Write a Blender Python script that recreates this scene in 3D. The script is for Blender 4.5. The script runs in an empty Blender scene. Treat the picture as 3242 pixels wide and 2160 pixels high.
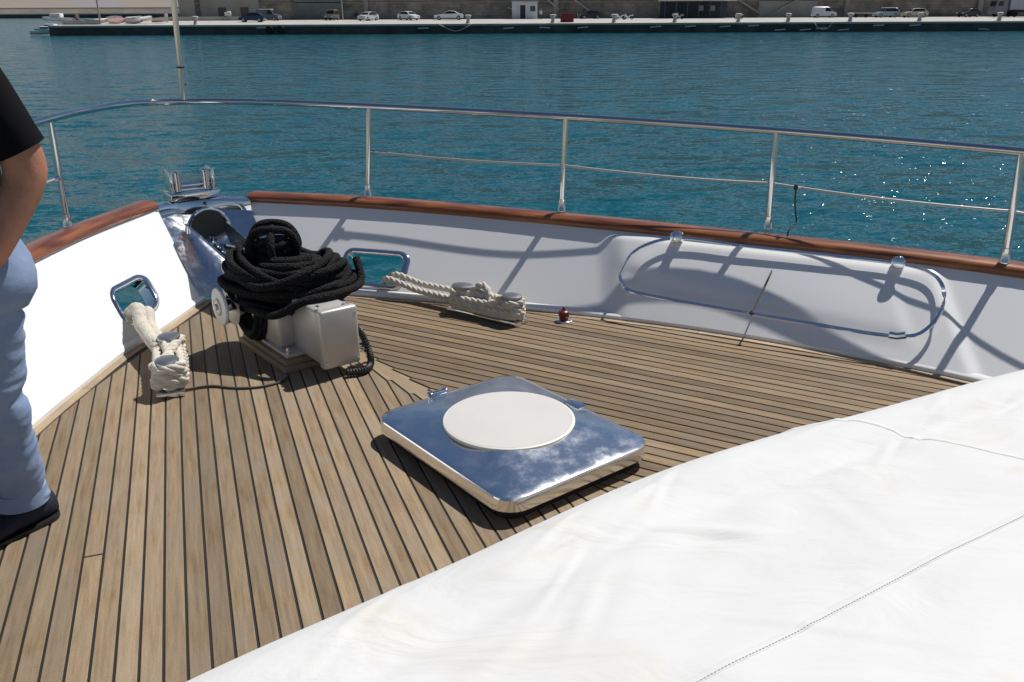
import bpy, bmesh, math, random
from mathutils import Vector, Matrix, noise
random.seed(7)
R = math.radians
scene = bpy.context.scene
COL = scene.collection

# ------------------------------------------------------------------ camera
CAM_H = 1.5
pitch = math.atan((1080 - 40) / 2750.0)
roll = R(0.28)
fw = Vector((0, math.cos(pitch), -math.sin(pitch)))
ux = Vector((1, 0, 0)); uu = ux.cross(fw)
cu = uu * math.cos(roll) + ux * math.sin(roll)
cr_ = ux * math.cos(roll) - uu * math.sin(roll)
cam = bpy.data.cameras.new('camera'); camo = bpy.data.objects.new('camera', cam); COL.objects.link(camo)
m3 = Matrix((cr_, cu, -fw)).transposed().to_4x4()
m3.translation = (0, 0, CAM_H)
camo.matrix_world = m3
cam.sensor_width = 36.0; cam.lens = 36.0 * 2750 / 3242
cam.clip_start = 0.05; cam.clip_end = 9000
scene.camera = camo

# ------------------------------------------------------------------ sky, sun, exposure
SUN_AZ, SUN_EL = 43.0, 58.0
sdir = Vector((math.cos(R(SUN_AZ)) * math.cos(R(SUN_EL)), math.sin(R(SUN_AZ)) * math.cos(R(SUN_EL)), math.sin(R(SUN_EL))))
world = bpy.data.worlds.new('World'); scene.world = world; world.use_nodes = True
wn = world.node_tree.nodes; wl = world.node_tree.links
sky = wn.new('ShaderNodeTexSky'); sky.sky_type = 'NISHITA'; sky.sun_disc = False
sky.sun_elevation = R(SUN_EL); sky.sun_rotation = R(90 - SUN_AZ)
sky.altitude = 400; sky.air_density = 1.0; sky.dust_density = 0.1; sky.ozone_density = 2.5
wl.new(sky.outputs[0], wn['Background'].inputs[0]); wn['Background'].inputs[1].default_value = 0.056
sun = bpy.data.lights.new('sun', 'SUN'); sun.energy = 5.0; sun.angle = R(0.53); sun.color = (1, 0.965, 0.915)
suno = bpy.data.objects.new('sun', sun); COL.objects.link(suno)
suno.rotation_euler = sdir.to_track_quat('Z', 'Y').to_euler()
scene.view_settings.view_transform = 'Standard'; scene.view_settings.look = 'None'
scene.view_settings.exposure = -0.05; scene.view_settings.gamma = 1.0

# ------------------------------------------------------------------ materials
def mat(name, col, rough=0.5, metal=0.0, spec=0.5, var=0.0, vscale=4.0, bump=0.0, bscale=60.0, col2=None, coat=0.0, trans=0.0, rvar=0.0, rvscale=20.0, stretch=(1, 1, 1), rotz=0.0, island=False):
    m = bpy.data.materials.new(name); m.use_nodes = True
    n = m.node_tree.nodes; l = m.node_tree.links; b = n['Principled BSDF']
    b.inputs['Base Color'].default_value = (*col, 1); b.inputs['Roughness'].default_value = rough
    b.inputs['Metallic'].default_value = metal; b.inputs['Specular IOR Level'].default_value = spec
    b.inputs['Coat Weight'].default_value = coat; b.inputs['Transmission Weight'].default_value = trans
    tc = n.new('ShaderNodeTexCoord'); mp = n.new('ShaderNodeMapping')
    mp.inputs['Scale'].default_value = stretch; mp.inputs['Rotation'].default_value = (0, 0, rotz)
    l.new(tc.outputs['Object'], mp.inputs[0])
    if var > 0 or col2:
        nz = n.new('ShaderNodeTexNoise'); nz.inputs['Scale'].default_value = vscale; nz.inputs['Detail'].default_value = 5; nz.inputs['Roughness'].default_value = .6
        l.new(mp.outputs[0], nz.inputs['Vector'])
        rp = n.new('ShaderNodeValToRGB'); rp.color_ramp.elements[0].position = .32; rp.color_ramp.elements[1].position = .68
        c2 = col2 if col2 else tuple(min(1, c * (1 + var)) for c in col); c1 = col if col2 else tuple(c * (1 - var) for c in col)
        rp.color_ramp.elements[0].color = (*c1, 1); rp.color_ramp.elements[1].color = (*c2, 1)
        l.new(nz.outputs['Fac'], rp.inputs[0]); l.new(rp.outputs[0], b.inputs['Base Color'])
    if bump > 0:
        nb = n.new('ShaderNodeTexNoise'); nb.inputs['Scale'].default_value = bscale; nb.inputs['Detail'].default_value = 4
        l.new(mp.outputs[0], nb.inputs['Vector'])
        bp = n.new('ShaderNodeBump'); bp.inputs['Strength'].default_value = bump; bp.inputs['Distance'].default_value = .01
        l.new(nb.outputs['Fac'], bp.inputs['Height']); l.new(bp.outputs[0], b.inputs['Normal'])
    if rvar > 0:
        nr = n.new('ShaderNodeTexNoise'); nr.inputs['Scale'].default_value = rvscale; nr.inputs['Detail'].default_value = 6; nr.inputs['Roughness'].default_value = .7
        l.new(mp.outputs[0], nr.inputs['Vector'])
        mr = n.new('ShaderNodeMapRange'); mr.inputs['From Min'].default_value = .45; mr.inputs['From Max'].default_value = .75
        mr.inputs['To Min'].default_value = rough; mr.inputs['To Max'].default_value = rough + rvar
        l.new(nr.outputs['Fac'], mr.inputs['Value']); l.new(mr.outputs[0], b.inputs['Roughness'])
    return m

def teak(name, ang, tmin=.66, a=(.190, .126, .066), b_=(.380, .274, .165), grey=(.285, .232, .170)):
    m = bpy.data.materials.new(name); m.use_nodes = True
    n = m.node_tree.nodes; l = m.node_tree.links; b = n['Principled BSDF']
    tc = n.new('ShaderNodeTexCoord'); oi = n.new('ShaderNodeObjectInfo')
    off = n.new('ShaderNodeVectorMath'); off.operation = 'SCALE'; off.inputs[0].default_value = (13.1, 7.7, 3.3)
    l.new(oi.outputs['Random'], off.inputs['Scale'])
    ad = n.new('ShaderNodeVectorMath'); l.new(tc.outputs['Object'], ad.inputs[0]); l.new(off.outputs[0], ad.inputs[1])
    mp = n.new('ShaderNodeMapping'); mp.vector_type = 'TEXTURE'; mp.inputs['Rotation'].default_value = (0, 0, ang); mp.inputs['Scale'].default_value = (1, 16, 1)
    l.new(ad.outputs[0], mp.inputs[0])
    g = n.new('ShaderNodeTexNoise'); g.inputs['Scale'].default_value = 75; g.inputs['Detail'].default_value = 6; g.inputs['Roughness'].default_value = .65
    l.new(mp.outputs[0], g.inputs['Vector'])
    rp = n.new('ShaderNodeValToRGB'); rp.color_ramp.elements[0].position = .30; rp.color_ramp.elements[1].position = .72
    rp.color_ramp.elements[0].color = (*a, 1); rp.color_ramp.elements[1].color = (*b_, 1)
    l.new(g.outputs['Fac'], rp.inputs[0])
    # weathered grey blotches
    w = n.new('ShaderNodeTexNoise'); w.inputs['Scale'].default_value = 5.5; w.inputs['Detail'].default_value = 5; w.inputs['Roughness'].default_value = .6
    l.new(ad.outputs[0], w.inputs['Vector'])
    wr = n.new('ShaderNodeMapRange'); wr.inputs['From Min'].default_value = .38; wr.inputs['From Max'].default_value = .70; wr.inputs['To Max'].default_value = .8
    l.new(w.outputs['Fac'], wr.inputs['Value'])
    mx = n.new('ShaderNodeMix'); mx.data_type = 'RGBA'; l.new(wr.outputs[0], mx.inputs['Factor']); l.new(rp.outputs[0], mx.inputs['A']); mx.inputs['B'].default_value = (*grey, 1)
    # per-plank tone
    mr = n.new('ShaderNodeMapRange'); mr.inputs['To Min'].default_value = tmin; mr.inputs['To Max'].default_value = 1.12
    l.new(oi.outputs['Random'], mr.inputs['Value'])
    fine = n.new('ShaderNodeTexNoise'); fine.inputs['Scale'].default_value = 260; fine.inputs['Detail'].default_value = 2
    l.new(tc.outputs['Object'], fine.inputs['Vector'])
    fr = n.new('ShaderNodeMapRange'); fr.inputs['From Min'].default_value = .3; fr.inputs['From Max'].default_value = .7; fr.inputs['To Min'].default_value = .86; fr.inputs['To Max'].default_value = 1.1
    l.new(fine.outputs['Fac'], fr.inputs['Value'])
    mu = n.new('ShaderNodeMath'); mu.operation = 'MULTIPLY'; l.new(mr.outputs[0], mu.inputs[0]); l.new(fr.outputs[0], mu.inputs[1])
    vs = n.new('ShaderNodeVectorMath'); vs.operation = 'SCALE'; l.new(mx.outputs['Result'], vs.inputs[0]); l.new(mu.outputs[0], vs.inputs['Scale'])
    l.new(vs.outputs[0], b.inputs['Base Color'])
    b.inputs['Roughness'].default_value = .72; b.inputs['Specular IOR Level'].default_value = .3
    bp = n.new('ShaderNodeBump'); bp.inputs['Strength'].default_value = .35; bp.inputs['Distance'].default_value = .002
    l.new(g.outputs['Fac'], bp.inputs['Height']); l.new(bp.outputs[0], b.inputs['Normal'])
    return m

M = {}
M['caulk'] = mat('black_caulk', (.012, .011, .010), .6)
M['gel'] = mat('white_gelcoat', (.80, .80, .795), .22, spec=.5, var=.02, vscale=1.5, coat=.3)
M['steel'] = mat('polished_steel', (.82, .82, .83), .045, 1.0, rvar=.16, rvscale=9, bump=.012, bscale=5)
M['steel2'] = mat('scuffed_steel', (.62, .64, .67), .05, 1.0, rvar=.38, rvscale=14, bump=.02, bscale=7)
M['steel3'] = mat('hatch_steel', (.90, .91, .93), .15, 1.0, rvar=.16, rvscale=11.0, bump=.003, bscale=3)
M['steel4'] = mat('bow_steel', (.88, .89, .92), .12, 1.0, rvar=.20, rvscale=16)
M['steelrail'] = mat('rail_steel', (.68, .67, .66), .07, 1.0)
M['wire'] = mat('steel_wire', (.62, .60, .56), .35, .6)
M['alu'] = mat('grey_cast_aluminium', (.52, .50, .46), .38, .35, var=.05, vscale=6, bump=.05, bscale=220)
M['disc'] = mat('white_plastic', (.66, .66, .63), .4, var=.06, vscale=14)
M['black'] = mat('black_rubber', (.012, .012, .012), .5)
M['rope_black'] = mat('black_braided_rope', (.010, .010, .011), .85, var=.5, vscale=160, bump=1.0, bscale=330)
def braid(m, scale, dist, lo, hi):
    n = m.node_tree.nodes; l = m.node_tree.links; b = n['Principled BSDF']; tc = n.new('ShaderNodeTexCoord')
    v = n.new('ShaderNodeTexVoronoi'); v.inputs['Scale'].default_value = scale; l.new(tc.outputs['Object'], v.inputs['Vector'])
    bp = n.new('ShaderNodeBump'); bp.invert = True; bp.inputs['Strength'].default_value = 1; bp.inputs['Distance'].default_value = dist
    l.new(v.outputs['Distance'], bp.inputs['Height']); l.new(bp.outputs[0], b.inputs['Normal'])
    r = n.new('ShaderNodeValToRGB'); r.color_ramp.elements[0].color = (*hi, 1); r.color_ramp.elements[1].color = (*lo, 1); r.color_ramp.elements[0].position = .1; r.color_ramp.elements[1].position = .7
    l.new(v.outputs['Distance'], r.inputs[0]); l.new(r.outputs[0], b.inputs['Base Color'])
braid(M['rope_black'], 125, .006, (.003, .003, .003), (.022, .022, .023)); M['rope_black'].node_tree.nodes['Principled BSDF'].inputs['Specular IOR Level'].default_value = .25
M['rope_white'] = mat('cream_twisted_rope', (.60, .55, .45), .85, col2=(.74, .69, .60), vscale=40, bump=.5, bscale=420)
M['sleeve'] = mat('chafe_sleeve', (.55, .50, .41), .9, col2=(.68, .64, .55), vscale=30, bump=.8, bscale=120)
M['frost'] = mat('frosted_acrylic', (.60, .575, .545), .42, spec=.4, var=.02, vscale=6)
M['cream_ring'] = mat('cream_seal', (.72, .69, .61), .5)
M['red'] = mat('dark_red_enamel', (.13, .018, .014), .35)
M['cord'] = mat('dark_cord', (.06, .055, .05), .8)
M['wood_cap'] = None

def cap_wood():
    m = bpy.data.materials.new('varnished_teak'); m.use_nodes = True
    n = m.node_tree.nodes; l = m.node_tree.links; b = n['Principled BSDF']
    at = n.new('ShaderNodeUVMap')
    mp = n.new('ShaderNodeMapping'); mp.inputs['Scale'].default_value = (1.2, 9, 1); l.new(at.outputs[0], mp.inputs[0])
    g = n.new('ShaderNodeTexNoise'); g.inputs['Scale'].default_value = 2.6; g.inputs['Detail'].default_value = 7; g.inputs['Distortion'].default_value = .8
    l.new(mp.outputs[0], g.inputs['Vector'])
    rp = n.new('ShaderNodeValToRGB'); e = rp.color_ramp.elements
    e[0].position = .3; e[0].color = (.085, .022, .007, 1); e[1].position = .72; e[1].color = (.34, .125, .038, 1)
    x = rp.color_ramp.elements.new(.5); x.color = (.21, .066, .019, 1)
    l.new(g.outputs['Fac'], rp.inputs[0]); l.new(rp.outputs[0], b.inputs['Base Color'])
    b.inputs['Roughness'].default_value = .28; b.inputs['Coat Weight'].default_value = .5; b.inputs['Coat Roughness'].default_value = .12
    return m
M['wood_cap'] = cap_wood()

# ------------------------------------------------------------------ mesh helpers
def link(name, me, parent=None, m=None, smooth=True, ang=35):
    o = bpy.data.objects.new(name, me); COL.objects.link(o)
    if parent: o.parent = parent
    if m: me.materials.append(m)
    if smooth:
        me.polygons.foreach_set('use_smooth', [True] * len(me.polygons))
        me.set_sharp_from_angle(angle=R(ang))
    return o
def mesh(name, V, F, parent=None, m=None, smooth=True, ang=35, uv=None):
    me = bpy.data.meshes.new(name); me.from_pydata([tuple(v) for v in V], [], F); me.update()
    if uv:
        ul = me.uv_layers.new(name='UVMap')
        for lp in me.loops: ul.data[lp.index].uv = uv[lp.vertex_index]
    return link(name, me, parent, m, smooth, ang)
def thing(name, label, cat, group=None, loc=(0, 0, 0)):
    o = bpy.data.objects.new(name, None); COL.objects.link(o); o.location = loc; o.empty_display_size = .1
    return tag(o, label, cat, group)
def tag(o, label, cat, group=None):
    o['label'] = label; o['category'] = cat
    if group: o['group'] = group
    return o
def struct(o): o['kind'] = 'structure'; return o
class MB:
    def __init__(s): s.v = []; s.f = []
    def add(s, V, F):
        k = len(s.v); s.v += [Vector(v) for v in V]; s.f += [tuple(i + k for i in f) for f in F]; return s
    def build(s, name, parent=None, m=None, smooth=True, ang=35): return mesh(name, s.v, s.f, parent, m, smooth, ang)
def crom(P, n=12, closed=False):
    P = [Vector(p) for p in P]; N = len(P); out = []
    def g(i): return P[i % N] if closed else (P[i] if 0 <= i < N else (2 * P[0] - P[1] if i < 0 else 2 * P[-1] - P[-2]))
    for i in range(N if closed else N - 1):
        a, b, c, d = g(i - 1), g(i), g(i + 1), g(i + 2)
        for k in range(n):
            t = k / n
            out.append(.5 * ((2 * b) + (-a + c) * t + (2 * a - 5 * b + 4 * c - d) * t * t + (-a + 3 * b - 3 * c + d) * t ** 3))
    if not closed: out.append(P[-1].copy())
    return out
def frames(P, closed=False):
    N = len(P); T = []
    for i in range(N):
        a = P[i - 1] if (i > 0 or closed) else P[i]; b = P[(i + 1) % N] if (i < N - 1 or closed) else P[i]
        t = (b - a); T.append(t.normalized() if t.length > 1e-9 else Vector((0, 0, 1)))
    u = T[0].orthogonal().normalized(); U = []
    for i in range(N):
        u = (u - T[i] * u.dot(T[i])); u = u.normalized() if u.length > 1e-6 else T[i].orthogonal().normalized(); U.append(u.copy())
    return T, U
def tube(P, r, seg=10, closed=False, cap=True):
    P = [Vector(p) for p in P]; T, U = frames(P, closed); V = []; F = []; N = len(P)
    for i in range(N):
        rr = r[i] if isinstance(r, (list, tuple)) else r; w = T[i].cross(U[i])
        for k in range(seg):
            a = 2 * math.pi * k / seg; V.append(P[i] + (U[i] * math.cos(a) + w * math.sin(a)) * rr)
    for i in range(N if closed else N - 1):
        j = (i + 1) % N
        for k in range(seg): F.append((i * seg + k, i * seg + (k + 1) % seg, j * seg + (k + 1) % seg, j * seg + k))
    if cap and not closed:
        F.append(tuple(reversed(range(seg)))); F.append(tuple((N - 1) * seg + k for k in range(seg)))
    return V, F
def resample(P, step):
    P = [Vector(p) for p in P]; out = [P[0].copy()]; acc = 0
    for a, b in zip(P, P[1:]):
        L = (b - a).length; 
        if L < 1e-9: continue
        d = step - acc
        while d <= L: out.append(a.lerp(b, d / L)); d += step
        acc = L - (d - step)
    return out
def rope3(P, r, pitch_=None, step=None, seg=7):
    """three twisted strands along a path"""
    pitch_ = pitch_ or r * 6.5; step = step or r * .45
    P = resample(P, step); T, U = frames(P); mb = MB(); rs = r * .56; ro = r * .47
    for s in range(3):
        Q = []
        for i, p in enumerate(P):
            a = 2 * math.pi * (i * step / pitch_ + s / 3); w = T[i].cross(U[i])
            Q.append(p + (U[i] * math.cos(a) + w * math.sin(a)) * ro)
        mb.add(*tube(Q, rs, seg))
    return mb
def lathe(prof, seg=32, o=(0, 0, 0), ax=None):
    o = Vector(o); q = (Vector(ax).to_track_quat('Z', 'Y') if ax else None); V = []; F = []
    for r, z in prof:
        for k in range(seg):
            a = 2 * math.pi * k / seg; p = Vector((r * math.cos(a), r * math.sin(a), z)); V.append(o + (q @ p if q else p))
    for i in range(len(prof) - 1):
        for k in range(seg): F.append((i * seg + k, i * seg + (k + 1) % seg, (i + 1) * seg + (k + 1) % seg, (i + 1) * seg + k))
    F.append(tuple(reversed(range(seg)))); n = (len(prof) - 1) * seg; F.append(tuple(n + k for k in range(seg)))
    return V, F
def bevbox(cx, cy, cz, sx, sy, sz, bev=.005, segs=2, rot=0.0):
    bm = bmesh.new(); bmesh.ops.create_cube(bm, size=1)
    for v in bm.verts: v.co = Vector((v.co.x * sx, v.co.y * sy, v.co.z * sz))
    if bev > 0: bmesh.ops.bevel(bm, geom=list(bm.edges), offset=bev, segments=segs, profile=.5, affect='EDGES')
    mr = Matrix.Rotation(rot, 3, 'Z'); V = [mr @ v.co + Vector((cx, cy, cz)) for v in bm.verts]
    bm.verts.index_update(); F = [tuple(v.index for v in f.verts) for f in bm.faces]; bm.free(); return V, F
def rrect(a, b, r, n=8):
    out = []
    for cx, cy, a0 in ((a - r, b - r, 0), (-a + r, b - r, 90), (-a + r, -b + r, 180), (a - r, -b + r, 270)):
        for k in range(n + 1):
            t = R(a0 + 90 * k / n); out.append((cx + r * math.cos(t), cy + r * math.sin(t)))
    return out
def loft(rings, closed=True, capa=True, capb=True):
    V = []; F = []; n = len(rings[0])
    for r in rings: V += [Vector(p) for p in r]
    for i in range(len(rings) - 1):
        for k in range(n if closed else n - 1): F.append((i * n + k, i * n + (k + 1) % n, (i + 1) * n + (k + 1) % n, (i + 1) * n + k))
    if capa: F.append(tuple(reversed(range(n))))
    if capb: F.append(tuple((len(rings) - 1) * n + k for k in range(n)))
    return V, F
def nz(p, s=1.0): return noise.noise(Vector(p) * s)
def bar(a, b, w, h=None, up=(0, 0, 1)):
    a = Vector(a); b = Vector(b); h = h or w; d = (b - a).normalized(); s = d.cross(Vector(up))
    s = s.normalized() if s.length > 1e-4 else Vector((1, 0, 0)); u = s.cross(d)
    V = []
    for p in (a, b):
        for x, y in ((-1, -1), (1, -1), (1, 1), (-1, 1)): V.append(p + s * x * w / 2 + u * y * h / 2)
    return V, [(3, 2, 1, 0), (4, 5, 6, 7), (0, 1, 5, 4), (1, 2, 6, 5), (2, 3, 7, 6), (3, 0, 4, 7)]

# ================================================================== SEA
SEA = -1.6
def sea_mat():
    m = bpy.data.materials.new('harbour_water'); m.use_nodes = True
    n = m.node_tree.nodes; l = m.node_tree.links; b = n['Principled BSDF']
    b.inputs['Roughness'].default_value = .10; b.inputs['IOR'].default_value = 1.333; b.inputs['Specular IOR Level'].default_value = .26
    g = n.new('ShaderNodeNewGeometry')
    def wave(sx, sy, rot, sc, det, ro=.55):
        mp = n.new('ShaderNodeMapping'); mp.inputs['Scale'].default_value = (sx, sy, 1); mp.inputs['Rotation'].default_value = (0, 0, R(rot))
        l.new(g.outputs['Position'], mp.inputs[0]); t = n.new('ShaderNodeTexNoise'); t.inputs['Scale'].default_value = sc
        t.inputs['Detail'].default_value = det; t.inputs['Roughness'].default_value = ro; t.inputs['Distortion'].default_value = .35
        l.new(mp.outputs[0], t.inputs['Vector']); return t.outputs['Fac']
    w1 = wave(.62, 1.35, 8, 1.15, 4, .6); w2 = wave(.7, 1.5, -14, 3.4, 4); w3 = wave(.3, .5, 20, .12, 3); w4 = wave(.8, 1.3, 30, 9, 3)
    def ma(op, a, bb):
        x = n.new('ShaderNodeMath'); x.operation = op
        for i, q in enumerate((a, bb)):
            if isinstance(q, (int, float)): x.inputs[i].default_value = q
            else: l.new(q, x.inputs[i])
        return x.outputs[0]
    def slope(sx, sy, rot, sc, det, amp):
        f = wave(sx, sy, rot, sc, det, .6); t = f.node
        v = n.new('ShaderNodeVectorMath'); v.operation = 'SUBTRACT'; l.new(t.outputs['Color'], v.inputs[0]); v.inputs[1].default_value = (.5, .5, .5)
        k = n.new('ShaderNodeVectorMath'); k.operation = 'MULTIPLY'; l.new(v.outputs[0], k.inputs[0]); k.inputs[1].default_value = (amp * .7, amp, 0); return k.outputs[0]
    def vadd(a, c): v = n.new('ShaderNodeVectorMath'); l.new(a, v.inputs[0]); l.new(c, v.inputs[1]); return v.outputs[0]
    sl_ = vadd(vadd(slope(.55, 1.35, 8, 1.0, 3, 1.0), slope(.7, 1.5, -14, 3.2, 4, .75)), vadd(slope(.8, 1.4, 25, 8, 3, .6), g.outputs['Normal']))
    gl = wave(.8, 1.2, -35, 13, 1, .5).node; gv = n.new('ShaderNodeVectorMath'); gv.operation = 'SUBTRACT'; l.new(gl.outputs['Color'], gv.inputs[0]); gv.inputs[1].default_value = (.5, .5, .5)
    g2 = n.new('ShaderNodeVectorMath'); g2.operation = 'MULTIPLY'; l.new(gv.outputs[0], g2.inputs[0]); l.new(gv.outputs[0], g2.inputs[1])
    g3 = n.new('ShaderNodeVectorMath'); g3.operation = 'MULTIPLY'; l.new(g2.outputs[0], g3.inputs[0]); l.new(gv.outputs[0], g3.inputs[1])
    g4 = n.new('ShaderNodeVectorMath'); g4.operation = 'MULTIPLY'; l.new(g3.outputs[0], g4.inputs[0]); g4.inputs[1].default_value = (30, 30, 0); sl_ = vadd(sl_, g4.outputs[0])
    nm = n.new('ShaderNodeVectorMath'); nm.operation = 'NORMALIZE'; l.new(sl_, nm.inputs[0]); l.new(nm.outputs[0], b.inputs['Normal'])
    rp = n.new('ShaderNodeValToRGB'); rp.color_ramp.elements[0].position = .3; rp.color_ramp.elements[1].position = .75
    rp.color_ramp.elements[0].color = (.004, .064, .086, 1); rp.color_ramp.elements[1].color = (.006, .102, .134, 1)
    mixv = ma('ADD', ma('MULTIPLY', w3, .5), ma('MULTIPLY', w1, .5)); l.new(mixv, rp.inputs[0]); l.new(rp.outputs[0], b.inputs['Base Color'])
    return m
V = []; F = []
ys = [-60, 0, 8, 30, 80, 140, 400, 1200, 4000]; xs = [-5000, -600, -200, -60, 0, 60, 200, 600, 5000]
for y in ys:
    for x in xs: V.append((x, y, SEA))
nx = len(xs)
for j in range(len(ys) - 1):
    for i in range(nx - 1): F.append((j * nx + i, j * nx + i + 1, (j + 1) * nx + i + 1, (j + 1) * nx + i))
struct(mesh('sea', V, F, None, sea_mat(), False))

# ================================================================== DECK
Kd = Vector((math.cos(R(128.2)), math.sin(R(128.2)))); Ks = Vector((Kd.y, -Kd.x)); K0 = Vector((.013, 2.856))
def boat(s, t, z=0.0): p = K0 + Kd * s + Ks * t; return Vector((p.x, p.y, z))
SB = [(-1.36, 4.86, 0), (-.88, 4.73, 0), (.034, 4.48, 0), (.95, 4.12, 0), (1.84, 3.58, 0), (2.35, 3.1, 0), (2.8, 2.5, 0), (3.1, 1.6, 0), (3.3, .4, 0)]
SC = [(-1.61, 5.28, .425), (-.795, 5.09, .418), (.111, 4.83, .392), (1.094, 4.44, .372), (2.056, 3.955, .365), (2.64, 3.475, .365), (3.15, 2.78, .365), (3.5, 1.8, .36), (3.7, .5, .36)]
PB = [(-1.735, 4.64, 0), (-1.79, 4.14, 0), (-1.846, 3.81, 0), (-1.865, 3.42, 0), (-1.875, 3.07, 0), (-1.86, 2.4, 0), (-1.8, 1.5, 0), (-1.7, .4, 0)]
PC = [(-2.06, 5.0, .44), (-2.15, 4.45, .44), (-2.18, 4.1, .44), (-2.19, 3.65, .44), (-2.185, 3.25, .44), (-2.16, 2.5, .43), (-2.1, 1.5, .42), (-2.0, .4, .42)]
NS = 8
sb = crom(SB, NS); sc = crom(SC, NS); pb = crom(PB, NS); pc = crom(PC, NS)
out_ = [p for p in pb] + [Vector((3.3, .4, 0))] + list(reversed(sb))
out_ = pb[::-1] + sb
deck = mesh('deck', [(p.x, p.y, -.004) for p in out_] + [(p.x, p.y, -.06) for p in out_],
            [tuple(reversed(range(len(out_)))), tuple(range(len(out_), 2 * len(out_)))], None, M['caulk'], False)
struct(deck)
def inset_in(P, d):     # polyline moved towards the deck's middle
    o = []
    for i, p in enumerate(P):
        t = (P[min(i + 1, len(P) - 1)] - P[max(i - 1, 0)]).normalized(); n_ = Vector((-t.y, t.x, 0))
        if n_.dot(Vector((0.4, 2.2, 0)) - p) < 0: n_ = -n_
        o.append(p + n_ * d)
    return o
TK = {'p': teak('teak_port', R(20.2)), 's': teak('teak_starboard', R(61), .55, (.160, .104, .052), (.365, .255, .148), (.245, .196, .138)), 'k': teak('teak_king', R(38.2), .85, (.26, .178, .098), (.40, .288, .175)), 'm': teak('teak_margin', R(0), .9, (.38, .27, .16), (.52, .39, .25))}
def clip(poly, n_, d):  # keep p.n >= d
    o = []
    for i in range(len(poly)):
        a, b = poly[i], poly[(i + 1) % len(poly)]; da = a.dot(n_) - d; db = b.dot(n_) - d
        if da >= 0: o.append(a)
        if (da >= 0) != (db >= 0): o.append(a.lerp(b, da / (da - db)))
    return o
def inset_poly(poly, g):
    A = sum(poly[i].x * poly[(i + 1) % len(poly)].y - poly[(i + 1) % len(poly)].x * poly[i].y for i in range(len(poly)))
    if A < 0: poly = poly[::-1]
    res = poly
    for i in range(len(poly)):
        a, b = poly[i], poly[(i + 1) % len(poly)]; t = b - a
        if t.length < 1e-5: continue
        t.normalize(); n_ = Vector((-t.y, t.x)); res = clip(res, n_, a.dot(n_) + g)
        if len(res) < 3: return None
    o = []
    for p in res:
        if not o or (p - o[-1]).length > 1e-4: o.append(p)
    if len(o) > 2 and (o[0] - o[-1]).length < 1e-4: o.pop()
    return o if len(o) > 2 else None
def plank(poly, m, g=.0031, name='plank', convex=True):
    p = inset_poly(poly, g) if convex else poly
    if not p: return None
    n_ = len(p); c_ = sum(p, Vector((0, 0))) / n_
    dz = random.uniform(-.0005, .0005)
    V = [(q.x, q.y, -.012) for q in p] + [(q.x, q.y, dz - .001) for q in p]
    F = [(i, (i + 1) % n_, n_ + (i + 1) % n_, n_ + i) for i in range(n_)]
    if convex:
        q2 = inset_poly(p, .0012)
        if q2 and len(q2) == n_:
            # align order
            k0 = min(range(n_), key=lambda k: (q2[k] - p[0]).length); q2 = q2[k0:] + q2[:k0]
            V += [(q.x, q.y, dz) for q in q2]; F += [(n_ + i, n_ + (i + 1) % n_, 2 * n_ + (i + 1) % n_, 2 * n_ + i) for i in range(n_)]
            F.append(tuple(range(2 * n_, 3 * n_)))
        else: F.append(tuple(range(n_, 2 * n_)))
    else: F.append(tuple(range(n_, 2 * n_)))
    return mesh(name, V, F, deck, m, False)
KW = .052; PIT = .0565; NIB = .019
pmi = inset_in(pb, .062); smi = inset_in(sb, .062)
def halfplanes(P, g):
    o = []
    for a, b in zip(P, P[1:]):
        t = (b - a).normalized(); n_ = Vector((-t.y, t.x)); ref = Vector((0.2, 2.6))
        if n_.dot(ref - a.xy) < 0: n_ = -n_
        o.append((n_, n_.dot(a.xy) + g))
    return o
port_hp = halfplanes(crom(PB, 1) and inset_in(crom(PB, 2), .062), .0); stb_hp = halfplanes(inset_in(crom(SB, 2), .062), .0)
def isect(n1, d1, n2, d2):
    det = n1.x * n2.y - n1.y * n2.x; return Vector(((d1 * n2.y - d2 * n1.y) / det, (n1.x * d2 - n2.x * d1) / det))
def side_planks(angdeg, side, phase_pt, hps, key, count, butts):
    d = Vector((math.cos(R(angdeg)), math.sin(R(angdeg)))); n_ = Vector((d.y, -d.x))   # n_ towards starboard
    if side < 0: pass
    tow = n_ if side < 0 else -n_       # direction from outboard to king plank
    base = phase_pt.dot(tow); kt = Ks * (1 if side > 0 else -1); kd = kt.dot(K0) + KW   # king edge: p.kt = kd ; outside is >
    kp = []
    for k in range(-count, count):
        d0 = base + k * PIT; d1 = d0 + PIT
        C0 = isect(tow, d0, kt, kd); C1 = isect(tow, d1, kt, kd); J0 = C0 + tow * NIB
        s0 = C0.dot(d)
        kp.append((C0, J0, (C0 - K0).dot(Kd)))
        L0, L1 = -7, 9
        poly = [isect(tow, d0, d, L0), isect(tow, d0, d, L1), isect(tow, d1, d, L1), isect(tow, d1, d, L0)]
        poly = clip(poly, -d, -s0)
        t = (C1 - J0).normalized(); nn = Vector((-t.y, t.x))
        if nn.dot(kt) < 0: nn = -nn
        poly = clip(poly, nn, nn.dot(J0))
        for h in hps:
            if len(poly) > 2: poly = clip(poly, *h)
        if len(poly) > 2: poly = clip(poly, Vector((0, 1)), .5)
        if len(poly) < 3: continue
        # butt joints
        cuts = sorted(butts.get(k, []))
        lo = -99
        for cpos in cuts + [99]:
            pp = clip(clip(poly, d, lo), -d, -cpos) if len(poly) > 2 else poly
            if len(pp) > 2: plank(pp, TK[key], .0037 if key == 'p' else .0042)
            lo = cpos
    return kp
pd = Vector((math.cos(R(110.2)), math.sin(R(110.2))))
pbutts = {}
rb = random.Random(3)
for k in range(-40, 40):
    if k % 5 == 2: pbutts[k] = [rb.uniform(.2, 1.3)]
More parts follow.
